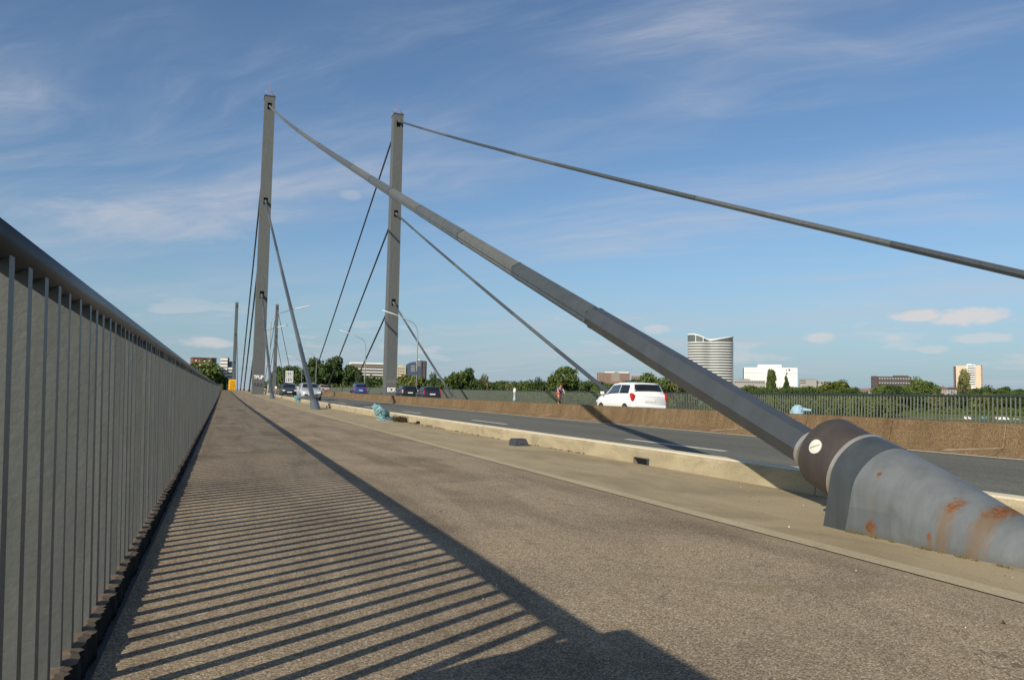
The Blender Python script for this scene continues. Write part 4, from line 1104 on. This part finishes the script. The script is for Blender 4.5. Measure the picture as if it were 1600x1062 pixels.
for k, sd in (('round', (1, 2, 3, 4)), ('tall', (5, 6, 7)), ('poplar', (8, 9)), ('conifer', (10,)), ('low', (11, 12, 13))):
    CROWN[k] = [crown_mesh("crown", k, s) for s in sd]
tb = B(); tb.tube([(0, 0, 0), (.01, 0, .25), (-.005, .01, .62)], [.030, .022, .010], 8)
for a in (.4, 2.3, 4.1): tb.tube([(0, 0, .22), (math.cos(a)*.13, math.sin(a)*.13, .42), (math.cos(a)*.2, math.sin(a)*.2, .6)], [.016, .010, .004], 6)
TRUNK = bpy.data.meshes.new("trunk"); TRUNK.from_pydata(tb.v, [], tb.f); TRUNK.materials.append(M['bark']); TRUNK.update()
GZ = -10.5
tcount = 0
def tree(px_, top, wpx, D, kind, leaf, label, base=None):
    global tcount
    if px_ > 1130: D *= 1.55
    x, y = gpt(px_, D); zt = hgt(px_, top-1.5, D); w = wpx/F_PX*D*1.16
    z0 = gz(x, y)-.1
    root = thing("tree" if kind not in ('poplar', 'conifer') else kind+"_tree", label, "tree", (x, y, z0), "trees on the far bank", local=True)
    H = zt-z0
    tr = link("trunk", TRUNK, root); tr.scale = (H*.9, H*.9, H)
    c0 = .10 if kind in ('low', 'conifer', 'poplar') else .16
    me = CROWN[kind][tcount % len(CROWN[kind])]; tcount += 1
    cr_ = link("crown", me, root); cr_.location = (0, 0, H*c0); cr_.scale = (w*(2.3 if kind == 'poplar' else 1.5 if kind == 'conifer' else 1.08), w*(2.3 if kind == 'poplar' else 1.5 if kind == 'conifer' else 1.08), H*(1-c0)*.985); cr_.rotation_euler = (0, 0, (tcount*2.399) % 6.28)
    cr_.material_slots[0].link = 'OBJECT'; cr_.material_slots[0].material = M['leaf_'+leaf]
    return root
T = [
 (318, 560, 58, 430, 'round', 'mid', "broad leafy tree above the near railing, in front of the red brick block"),
 (337, 570, 34, 440, 'round', 'dark', "dark tree between the brick block and the striped white tower"),
 (345, 590, 16, 425, 'low', 'yel', "small pale bush at the end of the near railing"),
 (302, 566, 22, 445, 'tall', 'mid', "tree at the left foot of the red brick block, over the handrail"),
 (433, 572, 26, 450, 'tall', 'dark', "narrow dark tree right behind the distant right pylon"),
 (448, 563, 34, 440, 'round', 'mid', "leafy tree behind the square lane sign"),
 (470, 561, 38, 432, 'round', 'dark', "dark tree behind the slanting middle cable"),
 (497, 551, 48, 425, 'round', 'dark', "tallest dark tree right of the slanting cable, behind the silver saloon"),
 (522, 559, 44, 430, 'tall', 'dark', "dark tree above the small beige saloon"),
 (545, 562, 40, 432, 'round', 'dark', "dark tree left of the white banded office block, above the blue van"),
 (561, 577, 22, 428, 'tall', 'dark', "narrow dark tree standing before the left end of the banded office block"),
 (583, 584, 38, 440, 'low', 'mid', "light green bushy tree in front of the banded office block"),
 (572, 588, 20, 415, 'round', 'dark', "low dark tree under the banded office block, beside the lamp pole"),
 (627, 582, 28, 450, 'round', 'mid', "tree at the right edge of the right pylon, under the beige block"),
 (643, 576, 34, 445, 'round', 'yel', "yellow-green tree in front of the dark glass tower"),
 (661, 583, 30, 450, 'round', 'mid', "mid green tree under the right edge of the glass tower"),
 (677, 581, 26, 470, 'round', 'dark', "dark rounded tree right of the glass tower"),
 (690, 588, 26, 440, 'low', 'mid', "low green tree left of the big tree pair beyond the right pylon"),
 (710, 569, 40, 432, 'round', 'mid', "big tree, left one of the tall pair beyond the right pylon"),
 (731, 574, 30, 436, 'tall', 'dark', "darker big tree, right one of the tall pair beyond the right pylon"),
 (755, 584, 28, 520, 'round', 'pale', "pale bushy tree right of the tall pair"),
 (778, 591, 26, 500, 'round', 'dark', "round dark tree left of the marker post"),
 (800, 592, 22, 540, 'round', 'pale', "pale olive tree right behind the marker post"),
 (822, 591, 28, 510, 'round', 'mid', "green tree just right of the marker post"),
 (843, 589, 30, 505, 'round', 'dark', "dark tree left of the cyclist's big tree"),
 (881, 564, 50, 470, 'round', 'mid', "large lone round tree directly behind the cyclist"),
 (912, 588, 28, 510, 'round', 'dark', "dark tree right of the cyclist's big tree"),
 (930, 596, 26, 500, 'low', 'mid', "low tree at the left foot of the brown brick block"),
 (955, 597, 40, 495, 'low', 'dark', "low dark trees' front tree before the brown brick block"),
 (993, 586, 28, 520, 'round', 'dark', "dark tree above the roof of the white hatchback"),
 (1022, 573, 50, 480, 'round', 'mid', "large olive tree above the tail of the white hatchback"),
 (1050, 583, 36, 485, 'round', 'pale', "pale dry looking tree left of the big cable"),
 (1072, 590, 34, 500, 'low', 'pale', "low pale tree peeping under the big cable"),
 (1170, 596, 44, 560, 'low', 'mid', "bushy tree at the left foot of the white block, right above the cable"),
 (1205, 580, 10, 555, 'poplar', 'mid', "slim poplar in front of the white block"),
 (1228, 583, 14, 555, 'conifer', 'dark', "pointed dark conifer in front of the white block"),
 (1218, 602, 40, 560, 'low', 'dark', "dark low trees' front shrub between poplar and conifer"),
 (1243, 600, 22, 570, 'low', 'dark', "dark shrub right of the pointed conifer"),
 (1268, 596, 48, 560, 'low', 'yel', "yellow-green tree right of the white block"),
 (1300, 592, 44, 555, 'round', 'yel', "yellow-green tree left of the small roof beyond the railing"),
 (1320, 593, 34, 560, 'round', 'mid', "green tree ending the yellow-green row, near the small roof"),
 (1341, 600, 20, 620, 'low', 'pale', "pale shrub behind the small roof"),
 (1377, 594, 28, 560, 'round', 'mid', "tree in front of the dark brown building's left half"),
 (1400, 598, 36, 540, 'round', 'dark', "dark rounded tree under the middle of the dark brown building"),
 (1428, 588, 34, 560, 'round', 'mid', "tall bushy tree covering the right end of the dark brown building"),
 (1449, 590, 32, 555, 'round', 'mid', "bushy tree right of the dark brown building"),
 (1507, 576, 20, 560, 'tall', 'pale', "tall olive tree standing before the cream apartment tower"),
 (1522, 598, 30, 560, 'low', 'dark', "dark tree at the right foot of the cream tower"),
 (1546, 602, 26, 640, 'round', 'dark', "dark tree just right of the cream tower"),
 (1571, 600, 26, 640, 'round', 'dark', "rounded dark tree near the right picture edge"),
 (1594, 604, 26, 640, 'round', 'dark', "last dark tree at the right picture edge"),
 (1372, 607, 62, 470, 'low', 'mid', "wide low green tree seen through the railing under the brown building", ),
 (1320, 614, 50, 480, 'low', 'mid', "low green tree seen through the railing left of the small roof"),
 (1462, 611, 22, 470, 'round', 'pale', "olive tree seen through the railing under the gabled houses"),
 (1531, 609, 34, 462, 'round', 'yel', "bright green round tree seen through the railing under the cream tower"),
]
for t in T: tree(*t)
# the wood behind them that reads as one dark mass
def wood(name, spans, leaf, seed, label):
    rg = np.random.default_rng(seed); vs, fs = [], []
    for (pa, pb, top, D) in spans:
        n = int((pb-pa)*1.1)
        for i in range(n):
            p = rg.uniform(pa, pb); d0_ = D+rg.uniform(-25, 25); x, y = gpt(p, d0_); zt = hgt(p, top+rg.uniform(-2, 6), d0_); r = rg.uniform(3.0, 5.5)
            g0 = gz(x, y); z = g0+max(0, zt-g0)*(1 if rg.random() < .5 else rg.uniform(.1, .9))-r*.8
            for _ in range(110):
                d = rg.normal(size=3); d /= np.linalg.norm(d); q = np.array([x, y, z])+d*r*rg.uniform(.6, 1.05)
                nm = d*.8+rg.normal(size=3)*.7; nm /= np.linalg.norm(nm); t_ = np.cross(nm, rg.normal(size=3)); t_ /= np.linalg.norm(t_); bt = np.cross(nm, t_); s = rg.uniform(.45, .95); o = len(vs)
                vs += [tuple(q+t_*s), tuple(q+bt*s*.7), tuple(q-t_*s), tuple(q-bt*s*.7)]; fs.append((o, o+1, o+2, o+3))
    me = bpy.data.meshes.new(name); me.from_pydata(vs, [], fs); me.materials.append(M['leaf_'+leaf]); me.update()
    return stuff(link(name, me), label, "woodland")
wood("woodland", [(290, 350, 592, 470), (420, 600, 590, 470), (600, 750, 594, 500), (740, 1110, 597, 570), (1110, 1330, 606, 860), (1330, 1620, 609, 960), (1335, 1620, 614, 865)], 'dark', 21, "dense dark wood filling the gaps behind the far bank trees")
wood("undergrowth", [(420, 600, 602, 420), (690, 1000, 612, 470), (1150, 1390, 622, 690), (1390, 1620, 638, 850)], 'mid', 22, "green undergrowth along the far river bank")

# ------------------------------------------------------------------ far buildings
def bmat(name, c, r=.8): return simple(name, c, .07, .2, r)
MW = bmat("render_white", (.72, .71, .67)); MWIN = MB("far_glass", .25, .5).col((.07, .085, .10)).mat; MBRICK = bmat("red_brick", (.20, .085, .055)); MBROWN = bmat("brown_brick", (.24, .16, .12))
MDKB = bmat("dark_cladding", (.075, .06, .058)); MCREAM = bmat("cream_render", (.58, .46, .34)); MBEIGE = bmat("beige_render", (.55, .46, .32)); MGLASS = MB("dark_glass", .2, .5).col((.055, .075, .11)).mat
MGREYW = bmat("grey_concrete_wall", (.30, .29, .27)); MROOF = bmat("tile_roof", (.19, .13, .11)); MROOFR = bmat("tile_roof_red", (.24, .09, .06)); MTEAL = MB("teal_glass", .2, .5).col((.06, .11, .15)).mat
MBGREY = bmat("banded_grey", (.20, .17, .135))
class Bld:
    """a block facing the viewer: u runs right along its front, w away from the viewer"""
    def __init__(s, name, label, pa, pb, D, turn=0.0):
        s.D = D; pc_ = (pa+pb)/2; s.pc = pc_; x, y = gpt(pc_, D); d = Vector((x, y, 0)).normalized()
        a = math.radians(turn); d = Vector((d.x*math.cos(a)-d.y*math.sin(a), d.x*math.sin(a)+d.y*math.cos(a), 0))
        s.o = Vector((x, y, 0)); s.w = d; s.u = Vector((d.y, -d.x, 0)); s.half = (pb-pa)/2/F_PX*D*1.0
        q_ = math.hypot(1, (pc_-800)/F_PX); s.half = (gpt(pb, D)[0]-gpt(pa, D)[0])**2+(gpt(pb, D)[1]-gpt(pa, D)[1])**2; s.half = math.sqrt(s.half)/2
        s.root = thing(name, label, "building", (x, y, GZ))
    def Z(s, py): return hgt(s.pc, py, s.D)
    def box(s, nm, u0_, u1_, w0, w1, z0, z1, m, parent=None):
        c = s.o+s.u*((u0_+u1_)/2)+s.w*((w0+w1)/2); c.z = (z0+z1)/2
        return B().obox(c, s.u*((u1_-u0_)/2), s.w*((w1-w0)/2), Vector((0, 0, (z1-z0)/2))).build(nm, m, parent or s.root)
    def windows(s, rows, cols, u0_, u1_, w, z0, z1, m, fill=.6, hfill=.5, nm="window", parent=None):
        dz__ = (z1-z0)/rows; du = (u1_-u0_)/cols
        for r in range(rows):
            b = B()
            for c in range(cols):
                cc = s.o+s.u*(u0_+du*(c+.5))+s.w*(w-.06); cc.z = z0+dz__*(r+.5)
                b.obox(cc, s.u*(du*fill/2), s.w*.1, Vector((0, 0, dz__*hfill/2)))
            stuff(b.build("window_row", m, parent or s.root))
# red brick block
k = Bld("brick_block", "red brick block with white windows rising above the tree at far left", 299, 337, 620, 8)
h = k.half; k.box("wall", -h, h*.62, 0, 14, GZ, k.Z(559.5), MBRICK); k.box("stair_tower", h*.622, h, 1, 9, GZ, k.Z(558), MDKB); k.box("parapet", -h-.2, h*.60, -.2, 14.2, k.Z(559.5)+.01, k.Z(559.0)+.2, MDKB)
k.windows(4, 4, -h*.92, h*.5, 0, k.Z(585), k.Z(560.5), MW, .42, .42)
# striped white tower
k = Bld("striped_tower", "slim white tower with stripes of balconies left of the distant pylon", 343, 362, 640, -6)
h = k.half; k.box("wall", -h, h*.10, 0, 12, GZ, k.Z(558), MBGREY); k.box("wall", h*.11, h, 1, 12, GZ, k.Z(573), MBGREY); k.box("glass_stair", h*.12, h*.80, 2, 9, k.Z(573)+.02, k.Z(564), MTEAL)
for i in range(9): k.box("balcony_band", -h-.2, h*.10+.1, -.9, -.02, k.Z(561+5.1*i)-.95, k.Z(561+5.1*i)+.75, MW)
for i in range(7): k.box("balcony_band", h*.11, h+.2, -.2, .98, k.Z(575+5.1*i)-.95, k.Z(575+5.1*i)+.55, MW)
b = B().tube([(*(k.o+k.u*h*.4).to_2d(), k.Z(564)), (*(k.o+k.u*h*.4).to_2d(), k.Z(552))], .12, 5).build("antenna", M['steel'], k.root)
# banded office block
k = Bld("office_block", "white banded office block left of the right pylon, partly behind trees", 548, 606, 640, 6)
h = k.half; k.box("wall", -h, h, 0, 18, GZ, k.Z(569), MBGREY); k.box("roof_band", -h-.4, h+.4, -.6, 18.4, k.Z(569)+.01, k.Z(566.2), MW)
for i, py in enumerate((576.3, 580.8, 585.4, 590.0, 594.6)): k.box("floor_band", -h*.62-.1, h+.3, -.6, -.02, k.Z(py)-.42, k.Z(py)+.42, MW)
k.windows(5, 16, -h*.6, h*.97, 0, k.Z(597), k.Z(572), MWIN, .55, .45)
k.box("lower_wing", -h*.35, h*.0, -9, -1, GZ, k.Z(593), MW)
# beige block
k = Bld("beige_block", "beige block between the right pylon and the glass tower", 618, 633, 760, 10)
h = k.half; k.box("wall", -h, h, 0, 16, GZ, k.Z(572), MBEIGE); k.box("roof_hut", -h*.1, h*.6, 3, 9, k.Z(572)+.01, k.Z(570), MBEIGE); k.windows(5, 4, -h*.8, h*.8, 0, k.Z(595), k.Z(573.5), MWIN, .5, .4)
# dark glass tower
k = Bld("glass_tower", "dark blue glass office tower behind the lamp pole right of the pylon", 633, 664, 760, -4)
h = k.half; k.box("high_part", h*.0, h*.62, 0, 20, GZ, k.Z(562.8), MGLASS); k.box("side_wing", h*.625, h, .8, 19, GZ, k.Z(563.2), MDKB)
arc = []
for i in range(9):
    a = i/8; arc.append((-h+(h*.985)*a, k.Z(570-5.0*math.sin(a*math.pi*.62))))
pts = arc+[(-h*.015, GZ), (-h, GZ)]
b = B(); b.loft([[tuple(k.o+k.u*u+k.w*1.5+Vector((0, 0, z))) for u, z in pts], [tuple(k.o+k.u*u+k.w*17+Vector((0, 0, z))) for u, z in pts]]); b.build("curved_part", MGLASS, k.root)
for i in range(4): k.box("pale_window_row", -h*.5, -h*.08, 1.38, 1.49, k.Z(571.5+2.6*i)-.35, k.Z(571.5+2.6*i)+.35, MGREYW)
for i in range(3): k.box("pale_window_row", h*.12, h*.5, -.12, -.01, k.Z(565.4+2.8*i)-.3, k.Z(565.4+2.8*i)+.3, MGREYW)
k.box("roof_hut", h*.2, h*.4, 4, 10, k.Z(562.8)+.01, k.Z(561), MW)
# brown brick block
k = Bld("brown_block", "brown brick block behind the trees left of the white hatchback", 934, 984, 900, 5)
h = k.half; k.box("wall", -h, h, 0, 18, GZ, k.Z(582.2), MBROWN)
k.box("roof_hut", -h*.55, h*.05, 4, 12, k.Z(582.2)+.01, k.Z(580.6), MW); k.box("roof_hut", h*.33, h*.95, 4, 12, k.Z(582.2)+.01, k.Z(580.6), MW)
for i in range(4): k.box("window_row", -h*.15, h*.35, -.12, -.01, k.Z(585+2.9*i)-.5, k.Z(585+2.9*i)+.5, MGREYW)
k.windows(5, 9, -h*.95, -h*.2, 0, k.Z(599), k.Z(583), MWIN, .45, .4); k.windows(5, 8, h*.4, h*.95, 0, k.Z(599), k.Z(583), MWIN, .45, .4)
k = Bld("small_brick_house", "small brick house top between the brown block and the olive tree", 988, 1000, 900, 5); h = k.half
k.box("wall", -h, h, 0, 10, GZ, k.Z(587.2), MBROWN); k.windows(2, 3, -h*.8, h*.8, 0, k.Z(596), k.Z(588), MWIN, .5, .4)
# round tower with curved roof
D = 960; x, y = gpt(1109.5, D); dv = Vector((x, y, 0)).normalized(); uv = Vector((dv.y, -dv.x, 0)); hw_ = 33.5/F_PX*D*1.0*math.hypot(1, 310/F_PX)*.97
tw = thing("curved_office_tower", "tall office tower with white curved floor bands and a dipping roof, above the big cable", "building", (x, y, GZ))
def foot(a, grow=0.0):
    u = math.cos(a); s_ = math.sin(a)
    wv = .55*abs(s_)**.75*(1 if s_ > 0 else -1)*(.96+.06*abs(math.cos(a)))
    dent = .10*math.exp(-(u/.25)**2)*(1 if s_ < 0 else .6)
    wv = wv+dent if s_ < 0 else wv-dent
    p = Vector((x, y, 0))+uv*(u*(hw_+grow))+dv*(wv*hw_*(1+grow/hw_)); return p
def roofz(a):
    u = math.cos(a)
    px_ = 1109.5+u*33
    if u < -.05: py = 523.0+10.0*max(0, min(1, (u+.72)/.70))**1.4
    else: py = 533.0-6.5*min(1, max(0, (u+.05))/1.0)
    return hgt(px_, py, D)
na = 72; angs = [2*math.pi*i/na for i in range(na)]
b = B(); b.loft([[tuple(foot(a)+Vector((0, 0, GZ))) for a in angs], [tuple(foot(a)+Vector((0, 0, roofz(a)-.4))) for a in angs]]); b.build("glass_body", MB("tower_glass", .3, .5).col((.10, .112, .112)).mat, tw)
z = hgt(1109, 612, D); zf = []
while z < hgt(1109, 535.5, D): zf.append(z); z += 3.85/F_PX*D*.98*1.08
for z in zf:
    b = B(); b.loft([[tuple(foot(a, .0)+Vector((0, 0, z))) for a in angs], [tuple(foot(a, .75)+Vector((0, 0, z))) for a in angs], [tuple(foot(a, .75)+Vector((0, 0, z+.95))) for a in angs], [tuple(foot(a, .0)+Vector((0, 0, z+.95))) for a in angs]], 0, True, False); b.build("floor_band", MW, tw)
b = B(); b.loft([[tuple(foot(a, .5)+Vector((0, 0, roofz(a)-.6))) for a in angs], [tuple(foot(a, .5)+Vector((0, 0, roofz(a)+.5))) for a in angs]]); b.build("curved_roof", MW, tw)
for u_, zt_ in ((-.62, 0), (-.30, 0)):
    a = -math.acos(u_); p = foot(a, .45); B().obox(p+Vector((0, 0, (hgt(1095, 535, D)+roofz(a))/2)), uv*.35, dv*.2, Vector((0, 0, (roofz(a)-hgt(1095, 535, D))/2))).build("mullion", MW, tw)
# white block
k = Bld("white_block", "large plain white block behind the slim poplar and the conifer", 1162, 1246, 990, 4)
h = k.half; k.box("wall", -h, h, 0, 30, GZ, k.Z(574.2), MW); k.box("roof_storey", -h*.47, h*.42, 3, 24, k.Z(574.2)+.01, k.Z(569.3), MW); k.box("roof_vent", h*.12, h*.26, 8, 14, k.Z(569.3)+.01, k.Z(568.4), MGREYW)
pw = bmat("pale_window", (.42, .43, .42))
k.windows(1, 12, -h*.97, -h*.3, 0, k.Z(584), k.Z(581.4), pw, .5, .7); k.windows(1, 5, h*.62, h*.96, 0, k.Z(584), k.Z(581.4), pw, .5, .7); k.windows(1, 10, -h*.97, -h*.3, 0, k.Z(590), k.Z(587.6), pw, .3, .5)
k.box("dark_window", h*.57, h*.615, -.12, -.01, k.Z(579), k.Z(577), MWIN); k.box("dark_window", h*.665, h*.74, -.12, -.01, k.Z(579), k.Z(576), MWIN); k.box("dark_window", h*.57, h*.63, -.12, -.01, k.Z(585), k.Z(581.8), MWIN)
# low grey blocks either side
k = Bld("grey_hall", "long low grey hall at the left foot of the white block", 1146, 1196, 940, 3); h = k.half
k.box("wall", -h, h, 0, 14, GZ, k.Z(593.8), MGREYW); k.box("upper_storey", -h*.75, h*.05, 2, 12, k.Z(593.8)+.01, k.Z(591.7), MGREYW); k.windows(1, 14, -h*.95, h*.95, 0, k.Z(599), k.Z(595), MWIN, .7, .45); k.windows(1, 8, -h*.7, 0, 2, k.Z(593.6), k.Z(592), MWIN, .7, .5)
k = Bld("pale_villa", "low pale house just right of the white block", 1250, 1276, 940, 3); h = k.half
k.box("wall", -h, h, 0, 14, GZ, k.Z(592.5), MGREYW); k.box("flat_roof", -h*1.0, h*1.02, -.5, 14, k.Z(592.5)+.01, k.Z(591.6), MGREYW); k.windows(2, 5, -h*.98, -h*.3, 0, k.Z(600), k.Z(592.8), MWIN, .8, .5)
k = Bld("flat_villa", "low flat house behind the yellow-green trees right of the white block", 1276, 1296, 945, 3); h = k.half
k.box("wall", -h, h, 0, 14, GZ, k.Z(594), MGREYW); k.windows(1, 4, -h*.9, h*.9, 0, k.Z(600), k.Z(595), MWIN, .5, .4)
# dark brown building
k = Bld("dark_building", "long dark brown building above the trees right of the big anchor", 1362, 1424, 960, 4); h = k.half
k.box("wall", -h, h, 0, 16, GZ, k.Z(588), MDKB); k.box("roof_storey", h*.12, h*.88, 3, 13, k.Z(588)+.01, k.Z(586.2), MDKB); k.box("roof_box", h*.55, h*.72, 4, 9, k.Z(586.2)+.01, k.Z(585), MGREYW); k.box("left_bay", -h-.5, -h*.70, -1.2, -.02, GZ, k.Z(587.4), MDKB)
for i in range(4): k.windows(1, 12, -h*.66, h*.95, 0, k.Z(592.6+3.4*i), k.Z(589.6+3.4*i), pw if i in (0, 2) else MWIN, .6, .42)
B().tube([tuple(k.o+k.u*h*.35+k.w*6+Vector((0, 0, k.Z(588)))), tuple(k.o+k.u*h*.35+k.w*6+Vector((0, 0, k.Z(580))))], .12, 5).build("antenna", M['steel'], k.root)
# cream apartment tower
k = Bld("cream_tower", "cream apartment tower with white balconies at the right, behind a tall olive tree", 1491, 1535, 1000, -6); h = k.half
k.box("wall", -h*.86, -h*.08, 0, 16, GZ, k.Z(571), MCREAM); k.box("balcony_core", -h*.078, h*.55, -.5, 16, GZ, k.Z(569.6), MW); k.box("wall", h*.552, h*.92, .6, 16, GZ, k.Z(570.5), MCREAM); k.box("left_side", -h, -h*.862, 1, 15, GZ, k.Z(572), MBROWN)
k.box("roof_hut", -h*.1, h*.25, 4, 9, k.Z(569.6)+.01, k.Z(568.4), MW)
for i in range(9):
    zz_ = k.Z(573+3.55*i)
    k.box("balcony", -h*.02, h*.55, -2.0, -.52, zz_-1.05, zz_+.15, MW); k.box("balcony_shade", -h*.02, h*.50, -.62, -.505, zz_+.17, zz_+1.25, MWIN); k.box("side_balcony", -h-.9, -h*.87, -.6, 3, zz_-.9, zz_+.1, MDKB); k.box("side_balcony", h*.925, h+.5, 1.4, 4, zz_-.9, zz_+.1, MCREAM)
# houses
def house(nm, label, pa, pb, D, eave, ridge, roofm, wallm, turn=0):
    k = Bld(nm, label, pa, pb, D, turn); h = k.half; k.box("wall", -h, h, 0, 8, GZ, k.Z(eave), wallm)
    P_ = lambda u, w, z: tuple(k.o+k.u*u+k.w*w+Vector((0, 0, z)))
    ze, zr = k.Z(eave)+.02, k.Z(ridge)
    b = B().add([P_(-h-.4, -.4, ze), P_(h+.4, -.4, ze), P_(h+.4, 8.4, ze), P_(-h-.4, 8.4, ze), P_(-h*.8, 4, zr), P_(h*.8, 4, zr)], [(0, 1, 5, 4), (2, 3, 4, 5), (1, 2, 5), (3, 0, 4), (3, 2, 1, 0)]); rf_ = b.build("roof", roofm, k.root)
    k.box("chimney", h*.3, h*.42, 3.6, 4.6, ze, zr+.9, MBRICK, rf_); k.windows(1, 3, -h*.8, h*.8, 0, k.Z(eave)-2.2, k.Z(eave)-.6, MWIN, .35, .8)
    return k
house("gabled_house", "grey brown tiled roof of a house just over the railing, left of the dark building", 1345, 1365, 900, 611.5, 606.5, MROOF, MGREYW)
house("gabled_house", "small red roofed house left of the cream tower", 1468, 1480, 940, 607.5, 603.8, MROOFR, MGREYW, 20)
house("gabled_house", "dark roofed house right against the cream tower's foot", 1479, 1495, 930, 608.5, 604.6, MDKB, MGREYW, -10)

# ------------------------------------------------------------------ parked vehicles on the far quay
def parked(px_, py, L_, hcol, label, van, group):
    d = ray(px_, py); k_ = 500.0
    while CAM_H+d.z*k_ > gz(d.x*k_, d.y*k_) and k_ < 1500: k_ += 1
    x, y = d.x*k_, d.y*k_
    root = thing("parked_van" if van else "parked_vehicle", label, "van" if van else "car", (x, y, gz(x, y)+.07), group, math.atan2(-x, y)+random.uniform(-.3, .3), local=True)
    H_ = 2.3 if van else 1.4
    prf = [(-L_/2, .3), (L_/2, .3), (L_/2, H_*.55), (L_*.36, H_*.6), (L_*.26, H_), (-L_/2+.1, H_)] if van else [(-L_/2, .3), (L_/2, .3), (L_/2, .75), (L_*.28, .9), (L_*.10, H_), (-L_*.3, H_), (-L_/2, .9)]
    B().prism(prf, 'y', -.9, .9).build("body", hcol, root)
    B().box(-L_*.25, L_*.2, -.93, -.905, H_*.66, H_*.9).build("side_window", M['glass'], root)
    for s in (-1, 1): B().tube([(s*L_*.3, -.92, .33), (s*L_*.3, .92, .33)], .33, 10).build("wheels", M['tyre'], root)
gp = "vehicles parked on the far quay"
for i, px_ in enumerate((1510, 1516, 1521)): parked(px_, 655.0, 5.0, wc, ("left", "middle", "right")[i]+" one of three small white vans parked together on the far quay", True, gp)
parked(1539, 655.0, 4.6, carpaint("teal_paint", (.10, .25, .33)), "small teal vehicle on the far quay between the white vans", True, gp)
parked(1553, 655.4, 4.2, carpaint("red_paint_car", (.32, .03, .03)), "tiny red car on the far quay right of the teal vehicle", False, gp)
for i, px_ in enumerate((1560, 1565, 1571)): parked(px_, 655.8, 5.0, wc, ("left", "middle", "right")[i]+" one of the white vans at the right end of the quay row", True, gp)
parked(1588, 655.8, 4.2, slv, "silver car alone at the right picture edge on the quay", False, gp)
for i, px_ in enumerate((1484, 1490)): parked(px_, 642.5, 4.4, wc, ("left", "right")[i]+" one of two white cars parked higher up the meadow under the trees", False, gp)
